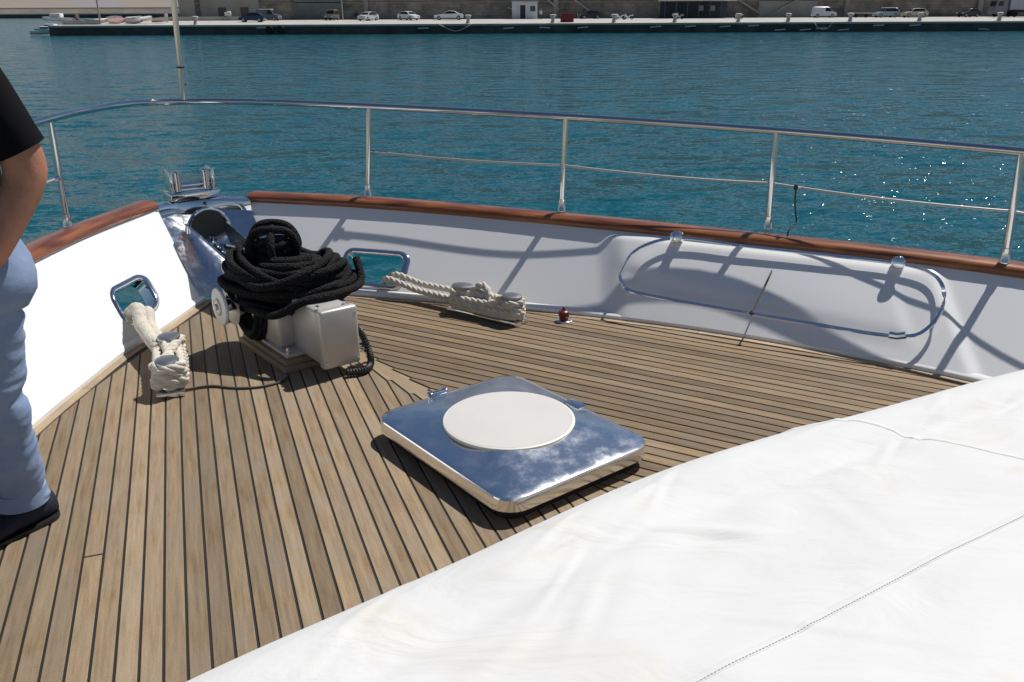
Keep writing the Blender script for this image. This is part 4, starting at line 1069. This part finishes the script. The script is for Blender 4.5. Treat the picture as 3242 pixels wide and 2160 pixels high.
# quay: front edge at y=146, surface rising gently towards the wall
QX0, QX1 = -73.0, 125.0
qp = [(146.0, SEA - 1), (146.0, -.42), (145.8, -.40), (145.8, -.12), (146.0, -.10), (149.0, -.04), (158, .22), (164, .36), (174, .40)]
V = []; F = []; qxs = [QX0 + (QX1 - QX0) * i / 40 for i in range(41)]
for x in qxs:
    for y, z in qp: V.append((x, y, z))
k = len(qp)
for i in range(40):
    for j in range(k - 1): F.append((i * k + j, (i + 1) * k + j, (i + 1) * k + j + 1, i * k + j + 1))
F.append(tuple(range(k)))
quay = mesh('quay', V, F, None, qstone, False); quay.data.materials.append(qface); quay.data.materials.append(qtop); struct(quay)
for p in quay.data.polygons:
    if len(p.vertices) == 4:
        j = p.index % (k - 1); p.material_index = 1 if j == 0 else (2 if j in (1, 2, 3) else 0)
    else: p.material_index = 1
def qz(y):
    for (y0, z0), (y1, z1) in zip(qp[4:], qp[5:]):
        if y <= y1: return z0 + (z1 - z0) * (y - y0) / (y1 - y0)
    return qp[-1][1]
def box(cx, cy, z0, sx, sy, sz, rot=0): return bevbox(cx, cy, z0 + sz / 2, sx, sy, sz, 0, 1, rot)
# harbour wall
hw = thing('harbour_wall', 'tall brown stone harbour wall behind the parked cars', 'wall')
mesh('masonry', *box(37, 176, -.2, 196, 3, 9), hw, mwall, False)
for x, w in ((-60.5, 3.0), (-27, .8), (8.5, .9), (34.5, .8), (63, .8), (88, .8)): mesh('pilaster', *box(x, 174.3, 0, w, .7, 8), hw, mrender, False)
mesh('rendered_panel', *box(-52.5, 174.35, 0, 11, .35, 7.5), hw, mrender, False)
mesh('rendered_panel', *box(-36, 174.35, 0, 9, .3, 7.5), hw, mat('grey_render', (.20, .21, .19), .9, var=.15, vscale=.4), False)
mesh('rendered_panel', *box(52, 174.35, 0, 11, .3, 7.5), hw, mrender, False)
for x in (-54.0, -49.8): mesh('doorway', *box(x, 174.15, .35, 1.5, .1, 2.3), hw, mat('old_door', (.12, .10, .085), .8), False)
for (x0, z0, x1, z1) in ((-.5, 2.0, 4.6, -.0), (16.0, 0.6, 10.2, 4.4), (5.5, 4.6, 9.0, 1.6), (41, 4.0, 47, .6), (49, .6, 56, 4.4)):
    mesh('stair_string', *bar((x0, 173.9, z0 + .4), (x1, 173.9, z1 + .4), .25, .28), hw, qtop, False)
mesh('string_course', *box(37, 174.35, 3.35, 195, .3, .12), hw, mrender, False)
# far breakwater across the harbour mouth
bw = thing('breakwater', 'long pale breakwater across the water beyond the pier end', 'breakwater')
mesh('rock_foot', *box(-650, 902, -2.5, 900, 10, 4.2), bw, mat('dark_rock', (.10, .085, .075), .95, var=.3, vscale=.1), False)
mesh('lower_ledge', *box(-650, 902, 1.7, 900, 8, .9), bw, mat('pale_ledge', (.72, .68, .60), .9), False)
def sun_slope(name, y0, z0, y1, z1, m): mesh(name, [(-1100, y0, z0), (-200, y0, z0), (-200, y1, z1), (-1100, y1, z1), (-1100, y1, z0 - 4), (-200, y1, z0 - 4)], [(0, 1, 2, 3), (4, 3, 2, 5), (0, 3, 4), (1, 5, 2)], bw, m, False)  # breakwater wall tier, sloped back so the sun lights its face
sun_slope('lower_sun_slope', 904, 2.4, 911, 7.2, mat('tan_slope', (.20, .17, .14), .95, var=.25, vscale=.06))
mesh('upper_ledge', *box(-650, 914, 7.0, 900, 6, 1.1), bw, mat('cream_ledge', (.62, .56, .47), .9), False)
sun_slope('upper_sun_slope', 916, 8.0, 960, 34, mat('sandstone_slope', (.36, .29, .23), .95, col2=(.33, .30, .31), vscale=.02))
# --- vehicles
tyre = mat('tyre', (.015, .015, .015), .8); rimm = mat('rim', (.35, .35, .36), .4, .5); glass = mat('dark_car_glass', (.02, .025, .03), .08); lampm = mat('car_lamp', (.75, .73, .68), .2)
PROFS = {
 'hatch': ([(0, .35), (.02, .62), (.10, .78), (.95, .92), (1.55, 1.38), (2.2, 1.47), (3.2, 1.42), (3.75, 1.05), (3.95, .95), (4.0, .45), (3.95, .3), (.08, .28)], [(1.05, .95), (1.6, 1.36), (2.2, 1.42), (3.15, 1.37), (3.55, 1.02)]),
 'sedan': ([(0, .35), (.03, .60), (.15, .72), (1.35, .88), (2.0, 1.32), (2.6, 1.42), (3.3, 1.36), (4.05, .98), (4.6, .92), (4.72, .55), (4.65, .3), (.08, .28)], [(1.5, .92), (2.05, 1.29), (2.6, 1.37), (3.25, 1.31), (3.75, .98)]),
 'estate': ([(0, .35), (.03, .65), (.15, .8), (1.1, .95), (1.65, 1.45), (2.3, 1.56), (3.7, 1.54), (4.1, 1.1), (4.15, .5), (4.1, .3), (.08, .28)], [(1.2, .98), (1.7, 1.43), (2.3, 1.50), (3.6, 1.48), (3.85, 1.02)]),
 'van': ([(0, .35), (.02, .75), (.12, .92), (.75, 1.05), (1.25, 1.70), (1.6, 1.82), (3.9, 1.84), (4.05, 1.7), (4.1, .5), (4.05, .3), (.08, .28)], [(.85, 1.08), (1.28, 1.66), (1.6, 1.74), (2.0, 1.74), (2.0, 1.08)]),
 'jeep': ([(0, .45), (.02, .95), (1.0, 1.05), (1.25, 1.6), (1.5, 1.72), (3.3, 1.72), (3.45, 1.6), (3.5, .6), (3.45, .4), (.08, .4)], [(1.08, 1.08), (1.3, 1.58), (3.3, 1.6), (3.3, 1.1)])}
def car(label, kind, x, y, rot, col, scale=1.0, cat='car', roof=None, name='parked_car'):
    t = thing(name, label, cat, 'vehicles parked on the quay'); prof_, win = PROFS[kind]; L = max(p[0] for p in prof_); z = qz(y)
    t.location = (x, y, z); t.rotation_euler = (0, 0, R(rot)); t.scale = (scale,) * 3
    pm = mat('car_paint', col, .3, coat=.6); W = .86
    rows = []
    for s_, k in ((-1, .93), (-.93, 1), (.93, 1), (1, .93)):
        row = []
        for px, pz in prof_:
            inn_ = (max(0, pz - .9) * .28) * (1 if s_ > 0 else -1)
            row.append(Vector((px - L / 2, W * s_ - inn_, .3 + (pz - .3) * (1 if abs(s_) < 1 else .97))))
        rows.append(row)
    b = mesh('body', *loft(rows), t, pm, True, 30)
    for s_ in (-1, 1):
        V_ = [Vector((px - L / 2, s_ * (W * 1.0 - (pz - .9) * .28 + .012), pz)) for px, pz in win]; V_ += [v + Vector((0, -.03 * s_, 0)) for v in V_]; n_ = len(win)
        F_ = [tuple(range(n_)), tuple(reversed(range(n_, 2 * n_)))] + [(i, (i + 1) % n_, n_ + (i + 1) % n_, n_ + i) for i in range(n_)]
        mesh('side_window', V_, F_, t, glass, False)
    # windscreen and rear screen
    i0 = max(range(len(prof_) - 1), key=lambda i: (prof_[i + 1][1] - prof_[i][1]) if prof_[i][0] < L * .5 and prof_[i][1] > .7 else -1)
    (xa, za), (xb, zb) = prof_[i0], prof_[i0 + 1]
    d = Vector((zb - za, 0, -(xb - xa))).normalized() * -.012
    q = [Vector((xa + (xb - xa) * f - L / 2, s_ * (W - .10 - (za + (zb - za) * f - .9) * .28), za + (zb - za) * f)) + d * 1.0 for f, s_ in ((.1, -1), (.1, 1), (.92, 1), (.92, -1))]
    mesh('windscreen', q + [v - d * 1.5 for v in q], [(0, 1, 2, 3), (7, 6, 5, 4), (0, 4, 5, 1), (2, 6, 7, 3)], t, glass, False)
    for wx in (.75, L - .75):
        for s_ in (-1, 1):
            w = mesh('wheel', *lathe([(.2, -.1), (.31, -.1), (.33, -.06), (.33, .06), (.31, .1), (.2, .1)], 18, (wx - L / 2, s_ * (W - .09), .33), (0, 1, 0)), t, tyre, True, 40)
            mesh('rim', *lathe([(.2, -.02), (.2, .105), (.05, .12)], 14, (wx - L / 2, s_ * (W - .09), .33), (0, s_, 0)), w, rimm, True, 40)
    for s_ in (-1, 1): mesh('headlight', *bevbox(-L / 2 + .04, s_ * .62, .66, .10, .3, .14, .02, 1), t, lampm)
    if roof: mesh('roof_panel', *bevbox(.35, 0, max(p[1] for p in prof_) + .03, L * .5, 1.3, .08, .02, 1), t, mat('roof_paint', roof, .5))
    return t
KX = .0563
car('dark blue hatchback parked at the left, in front of the minibus', 'hatch', (803 - 1621) * .0535, 157, 4, (.012, .018, .075), 1.05)
car('grey minibus with white roof behind the blue hatchback', 'van', (862 - 1621) * KX, 164, 172, (.10, .11, .13), 1.0, 'minibus', (.8, .8, .78), 'parked_minibus')
car('small off-road car with orange roof seen from behind by the lamp post', 'jeep', (1057 - 1621) * KX, 165, 80, (.16, .13, .10), .98, 'car', (.55, .33, .18))
car('small dark car half hidden by the silver car', 'hatch', (1140 - 1621) * KX, 168, 120, (.03, .03, .03), .9)
car('silver hatchback turned towards the water beside the small dark car', 'hatch', (1182 - 1621) * KX, 161, 62, (.55, .56, .57), 1.0)
car('white hatchback with dark rear window left of the white saloon', 'hatch', (1303 - 1621) * KX, 163, 140, (.72, .73, .72), 1.0)
car('long white saloon parked side-on left of the white hut', 'sedan', (1429 - 1621) * KX, 163, 0, (.80, .82, .82), 1.08)
car('black car parked to the right of the red box', 'hatch', (1872 - 1621) * KX, 166, 15, (.012, .012, .014), 1.0)
car('white panel van between the canopy and the silver estate', 'van', (2617 - 1621) * KX, 166, 178, (.66, .66, .70), 1.0, 'van', None, 'parked_van')
car('silver blue estate car beside the beige car', 'estate', (2808 - 1621) * KX, 165, 8, (.34, .40, .44), 1.03, 'car', (.8, .8, .8))
car('beige car right of the silver estate', 'hatch', (2890 - 1621) * KX, 164, 2, (.52, .46, .33), 1.05)
car('black car just left of the lorry', 'hatch', (3068 - 1621) * KX, 165, 20, (.014, .014, .016), 1.0)
# lorry
lo = thing('lorry', 'grey lorry with pale box body at the right end of the quay', 'lorry', 'vehicles parked on the quay', (85.6, 165, qz(165)))
lm = mat('lorry_cab', (.22, .22, .24), .4); 
cb = mesh('cab', *loft([[Vector((x, y, z)) for x, z in ((0, .5), (-.05, 1.5), (.15, 2.9), (.6, 3.1), (2.1, 3.2), (2.1, .5))] for y in (-1.15, 1.15)]), lo, lm, False)
mesh('windscreen', *bevbox(.02, 0, 2.1, .06, 2.0, .9, .01, 1), cb, glass, False)
mesh('side_window', *bevbox(.8, -1.16, 2.2, .9, .04, .75, .01, 1), cb, glass, False)
mesh('wind_deflector', *bevbox(1.2, 0, 3.4, 1.3, 2.0, .5, .1, 2), cb, mat('white_paint', (.75, .75, .74), .4))
mesh('cargo_box', *bevbox(7.3, 0, 2.75, 9.6, 2.4, 3.1, .05, 1), lo, mat('pale_box', (.42, .45, .52), .5), False)
mesh('chassis', *bevbox(6, 0, .95, 11.5, 1.0, .3, .02, 1), lo, tyre, False)
for wx in (1.1, 3.6, 9.2, 10.5):
    for s_ in (-1, 1): mesh('wheel', *lathe([(.3, -.15), (.48, -.14), (.5, 0), (.48, .14), (.3, .15)], 20, (wx, s_ * 1.0, .5), (0, 1, 0)), lo, tyre, True, 40)
# hut
hut = thing('hut', 'small white hut with dark doorway against the harbour wall', 'hut', None, (2.6, 170, qz(170)))
mesh('wall', *bevbox(0, 0, 1.45, 4.6, 3, 2.9, .02, 1), hut, mat('hut_paint', (.58, .62, .66), .7, var=.06, vscale=.6), False)
mesh('roof', *bevbox(0, -.1, 2.98, 4.9, 3.4, .16, .02, 1), hut, qtop, False)
mesh('door', *bevbox(-.35, -1.5, 1.2, .95, .06, 2.3, .01, 1), hut, mat('dark_door', (.02, .02, .022), .6), False)
wd = mesh('window', *bevbox(1.45, -1.5, 1.75, .9, .06, .9, .01, 1), hut, glass, False)
mesh('glazing_bar', *bevbox(1.45, -1.55, 1.75, .06, .05, .9, 0, 1), wd, qtop, False)
mesh('panel_joint', *bevbox(-1.2, -1.51, 1.4, .06, .04, 2.7, 0, 1), hut, qtop, False)
# red box
rbx = thing('storage_box', 'dark red steel box standing near the quay edge', 'box', None, (9.2, 150.5, qz(150.5)))
mesh('box_body', *bevbox(0, 0, .65, 2.1, 1.2, 1.25, .03, 1), rbx, mat('red_steel', (.17, .012, .02), .6, var=.15, vscale=1), False)
mesh('lid', *bevbox(0, 0, 1.32, 2.2, 1.3, .1, .02, 1), rbx, mat('red_lid', (.22, .02, .025), .5), False)
# canopy shed
cs = thing('canopy', 'open harbour shelter with pale flat roof and dark blue posts', 'shelter', None, (33.6, 169, qz(169)))
mesh('roof', *bevbox(0, -1.2, 3.05, 13.2, 5.5, .28, .04, 1), cs, mat('canopy_roof', (.70, .62, .52), .8), False)
mesh('back_wall', *bevbox(0, 1.6, 1.45, 12.2, .2, 2.9, 0, 1), cs, mat('navy_panel', (.03, .04, .07), .6, var=.3, vscale=1), False)
for i in range(7): mesh('post', *bevbox(-6 + 2 * i, -3.2, 1.45, .14, .14, 2.9, 0, 1), cs, mat('navy_post', (.05, .08, .16), .5), False)
for x in (1.4, 3.5): mesh('poster', *bevbox(x, 1.47, 1.7, .8, .05, .9, 0, 1), cs, mat('pale_board', (.35, .40, .45), .7), False)
# lamp post and pole
def lamppost(label, x, y, h, r, z=None):
    t = thing('lamp_post', label, 'lamp post', None, (x, y, qz(y) if z is None else z))
    mesh('shaft', *tube([(0, 0, 0), (0, 0, h)], [r, r * .6], 8), t, mat('post_grey', (.40, .37, .32), .6)); mesh('arm', *tube([(0, 0, h), (0, -.9, h + .2)], r * .5, 6), t, rimm); mesh('lamp', *bevbox(0, -1.1, h + .2, .25, .6, .12, .02, 1), t, rimm)
lamppost('slim lamp post rising from the quay beside the orange-roofed car', (1090 - 1621) * .0562, 165, 7, .12)
lamppost('dark pole on the pier among the small boats', (318 - 1621) * .051, 150, 9, .16)
# bollards
bol = None; ords = ['first', 'second', 'third', 'fourth', 'fifth', 'sixth', 'seventh', 'eighth', 'ninth']; bmt = mat('bollard_paint', (.50, .47, .42), .8, var=.2, vscale=3)
for i, px in enumerate((622, 1487, 1756, 1950, 2143, 2345, 2503, 2700, 2920, 3173)):
    t = thing('bollard', 'pale iron bollard on the quay edge, %s from the left' % (ords + ['tenth'])[i], 'bollard', 'bollards along the quay edge', ((px - 1621) * .0501, 147.2, qz(147.2)))
    if bol is None:
        bol = [('post', lathe([(.42, 0), (.34, .15), (.28, .5), (.30, .85), (.42, .95)], 14)), ('head', lathe([(.42, .95), (.50, 1.05), (.48, 1.2), (.30, 1.28)], 14))]; bm_ = []
        for nme, g in bol: bm_.append(mesh(nme, *g, t, bmt, True, 40))
    else:
        for o in bm_: c_ = o.copy(); COL.objects.link(c_); c_.parent = t
# fender boards and tyres hung on the quay face
fb = None; fm = mat('white_fender', (.62, .60, .55), .8)
fpos = [(835, -.55), (1345, -.75), (1615, -.8), (1730, -.75), (1850, -.75), (2080, -.7), (2190, -.65), (2300, -.7), (2390, -.6), (2475, -1.25), (2555, -1.25), (2605, -1.05), (2675, -1.3), (2785, -.65), (2900, -.65), (3120, -1.3)]
for i, (px, z) in enumerate(fpos):
    o = tag(fb.copy() if fb else mesh('fender_board', *bevbox(0, 0, 0, 1.75, .22, .2, .05, 1), None, fm), 'short white fender board hung on the dark quay face, %s from the left' % (ords + ['tenth', 'eleventh', 'twelfth', 'thirteenth', 'fourteenth', 'fifteenth', 'sixteenth'])[i], 'fender', 'fender boards on the quay face')
    if fb: COL.objects.link(o)
    else: fb = o
    o.location = ((px - 1621) * .0499, 145.75, z); o.rotation_euler = (0, R(random.uniform(-5, 5)), 0)
ty = None
for i, px in enumerate((858, 895)):
    o = mesh('tyre_fender', *tube([(.45 * math.cos(a), 0, .45 * math.sin(a)) for a in [2 * math.pi * k / 18 for k in range(18)]], .16, 8, True), None, tyre)
    tag(o, ('black tyre' if i == 0 else 'second black tyre') + ' hung on the quay face below the minibus', 'tyre', 'tyres on the quay face'); o.location = ((px - 1621) * .0499, 145.6, -.85)
for i, (xa, xb) in enumerate(((1395, 1500), (2580, 2640))):
    a, b = (xa - 1621) * .0499, (xb - 1621) * .0499
    pth = crom([(a, 145.7, -.2), ((a + b) / 2 - .6, 145.6, -1.1), ((a + b) / 2 + .6, 145.6, -1.1), (b, 145.7, -.15)], 8)
    tag(mesh('slack_line', *tube(pth, .06, 6), None, M['rope_white']), ['pale line hanging in a loop from the quay below the white saloon', 'pale line looped on the quay face below the white van'][i], 'rope')
# boats on and beside the pier
def dinghy(label, x, y, z, rot, col, tilt=0, L=4.0, deckc=(.7, .68, .62), group='small boats at the pier end'):
    t = thing('small_boat', label, 'boat', group, (x, y, z)); t.rotation_euler = (R(tilt), 0, R(rot))
    rows = []
    for a in (0, .1, .3, .55, .8, 1.0):
        w = .75 * math.sin(min(1, .25 + a * .9) * math.pi * .62) * (1 - max(0, a - .55) ** 2 * 4.2); x_ = -L / 2 + L * a; w = max(.04, w)
        rows.append([Vector((x_, -w, .62 + .2 * a * a)), Vector((x_, -w * .8, .2 + .15 * a * a)), Vector((x_, 0, .05 + .25 * a ** 3)), Vector((x_, w * .8, .2 + .15 * a * a)), Vector((x_, w, .62 + .2 * a * a))])
    mesh('hull', *loft(rows, False, False, False), t, mat('boat_hull', col, .4), True, 40)
    mesh('boat_deck', *loft([[r[0] + Vector((0, .03, 0)), r[4] + Vector((0, -.03, 0))] for r in rows], False, False, False), t, mat('boat_cover', deckc, .7), False)
    return t
dl = [(325, 151, 8, (.75, .73, .70), (.62, .55, .50)), (352, 153, -12, (.72, .70, .66), (.30, .08, .06)), (378, 151, 14, (.75, .72, .70), (.45, .22, .2)), (408, 154, -5, (.78, .76, .74), (.7, .7, .68)), (430, 151, 20, (.70, .62, .58), (.72, .7, .68)), (462, 152, -18, (.80, .78, .75), (.65, .6, .55)), (490, 154, 10, (.60, .50, .46), (.35, .12, .1))]
words = ['at the pole', 'second from the pole', 'third from the pole', 'fourth from the pole', 'fifth from the pole', 'sixth from the pole', 'nearest the harbour wall']
for i, (px, y, rot, c1, c2) in enumerate(dl): dinghy('small dinghy laid up on the pier, ' + words[i], (px - 1621) * .0515, y, qz(y) + .1 + .25 * (i % 2), rot, c1, [12, -20, 25, 5, -28, 18, -10][i], 2.7, c2)
dinghy('small boat with blue cover on the pier left of the pole', (290 - 1621) * .051, 150.5, qz(150.5) + .1, 170, (.20, .35, .45), 0, 2.6, (.10, .22, .32))
def launch(label, x, y, rot, L, z):
    t = dinghy(label, x, y, z, rot, (.78, .78, .76), 0, L, (.75, .74, .70), 'motor launches by the pier end')
    mesh('cabin', *bevbox(.2, 0, 1.0, L * .35, 1.1, .6, .15, 2), t, mat('launch_cabin', (.8, .8, .78), .4)); mesh('cabin_window', *bevbox(.2, -.56, 1.08, L * .28, .03, .22, 0, 1), t, glass, False)
    return t
launch('white motor launch moored furthest left beyond the pier end', (140 - 1621) * .0512, 150, 12, 4.2, SEA + .05)
launch('white motor launch moored just behind the pier end', (168 - 1621) * .0535, 156, -8, 5.5, SEA + .35)
launch('white motor boat standing high on the pier end, bow raised', (195 - 1621) * .052, 152, 172, 5.5, qz(152) + .35)
mesh_lw = thing('low_wall', 'low pale wall along the pier in front of the rendered panels', 'wall', None, (0, 0, 0))
mesh('wall', *box(-53.5, 167, .3, 19, .5, .75), mesh_lw, qtop, False)
blw = thing('low_wall', 'short pale wall by the blue-covered boat on the pier', 'wall'); mesh('wall', *box(-69.5, 150, -.1, 6, .5, .75), blw, qtop, False)
# heap and mopeds
def moped(label, x, y, rot, col):
    t = thing('moped', label, 'moped', 'mopeds on the quay', (x, y, qz(y))); t.rotation_euler = (0, 0, R(rot))
    for wx in (-.6, .6): mesh('wheel', *tube([(wx + .24 * math.cos(a), 0, .3 + .24 * math.sin(a)) for a in [2 * math.pi * k / 14 for k in range(14)]], .06, 6, True), t, tyre)
    mesh('body', *tube(crom([(-.6, 0, .35), (-.55, 0, .75), (-.3, 0, .45), (.1, 0, .42), (.3, 0, .7), (.8, 0, .72)], 5), .13, 8), t, mat('moped_paint', col, .4)); mesh('seat', *bevbox(.4, 0, .84, .75, .28, .12, .04, 2), t, tyre)
    mesh('handlebar', *tube([(-.5, -.3, 1.05), (-.55, 0, 1.0), (-.5, .3, 1.05)], .03, 6), t, rimm)
moped('white moped left of the canopy, beside the black car', (1965 - 1621) * .0552, 160, 10, (.8, .8, .78)); moped('white moped nearer the canopy with a dark seat', (1990 - 1621) * .0552, 160, -15, (.75, .75, .74))
moped('moped parked in front of the canopy', (2150 - 1621) * .0552, 160, 30, (.35, .34, .32)); moped('white moped at the right end of the canopy', (2335 - 1621) * .0552, 160, 20, (.7, .7, .7))
tr2 = thing('flat_trailer', 'low flat trailer between the white van and the silver estate', 'trailer', None, ((2725 - 1621) * KX, 165, qz(165)))
mesh('bed', *bevbox(0, 0, .75, 4.0, 1.6, .16, .02, 1), tr2, qtop, False)
for s_ in (-.9, .9): mesh('wheel', *lathe([(.2, -.1), (.32, -.1), (.32, .1), (.2, .1)], 14, (s_, -.7, .33), (0, 1, 0)), tr2, tyre)
hp_ = thing('rope_heap', 'white bundle lying on the low pier wall', 'bundle', None, ((724 - 1621) * .0566, 166.8, 1.06))
mesh('bundle', *tube(crom([(.5 * math.cos(k * 1.3), .3 * math.sin(k * 1.3), .12 + .06 * k) for k in range(12)], 5), .14, 8), hp_, fm)
# people far off on the pier
def tiny(label, x, y, top_, leg, z=None):
    t = thing('person', label, 'person', 'people far off on the pier', (x, y, qz(y) if z is None else z))
    b = MB(); b.add(*tube(crom([(0, 0, .8), (0, 0, 1.05), (0, 0, 1.3), (0, 0, 1.42), (0, 0, 1.5), (0, 0, 1.55), (0, 0, 1.66), (0, 0, 1.74)], 3), [.15, .15, .15, .16, .16, .17, .18, .19, .2, .19, .15, .09, .07, .065, .065, .08, .1, .105, .105, .09, .07, .03][:22], 10))
    bo_ = b.build('body', t, mat('far_skin', (.35, .2, .14), .6)); l2 = MB()
    for s_ in (-1, 1): l2.add(*tube([(s_ * .09, 0, .88), (s_ * .1, .02, .45), (s_ * .11, 0, .03)], [.095, .07, .055], 8))
    l2.build('trousers', bo_, mat('far_trousers', leg, .8)); s2 = MB(); s2.add(*tube([(0, 0, .82), (0, 0, 1.1), (0, 0, 1.38), (0, 0, 1.47)], [.165, .175, .20, .11], 10))
    for s_ in (-1, 1): s2.add(*tube([(s_ * .19, 0, 1.4), (s_ * .26, .02, 1.12), (s_ * .24, -.1, .9)], [.06, .05, .04], 7))
    s2.build('shirt', bo_, mat('far_shirt', top_, .8))
tiny('person in dark clothes standing on the pier near the launches', (240 - 1621) * .0515, 152, (.03, .03, .04), (.05, .05, .06))
tiny('person in pale shirt standing beside the blue-covered boat', (252 - 1621) * .0515, 151, (.5, .35, .35), (.1, .1, .14))
tiny('person in white shirt by the end of the harbour wall', (532 - 1621) * .0535, 157, (.75, .74, .72), (.04, .04, .05))
tiny('person in pale top standing right of the white hut', (1716 - 1621) * .0562, 163, (.6, .58, .52), (.06, .06, .06))
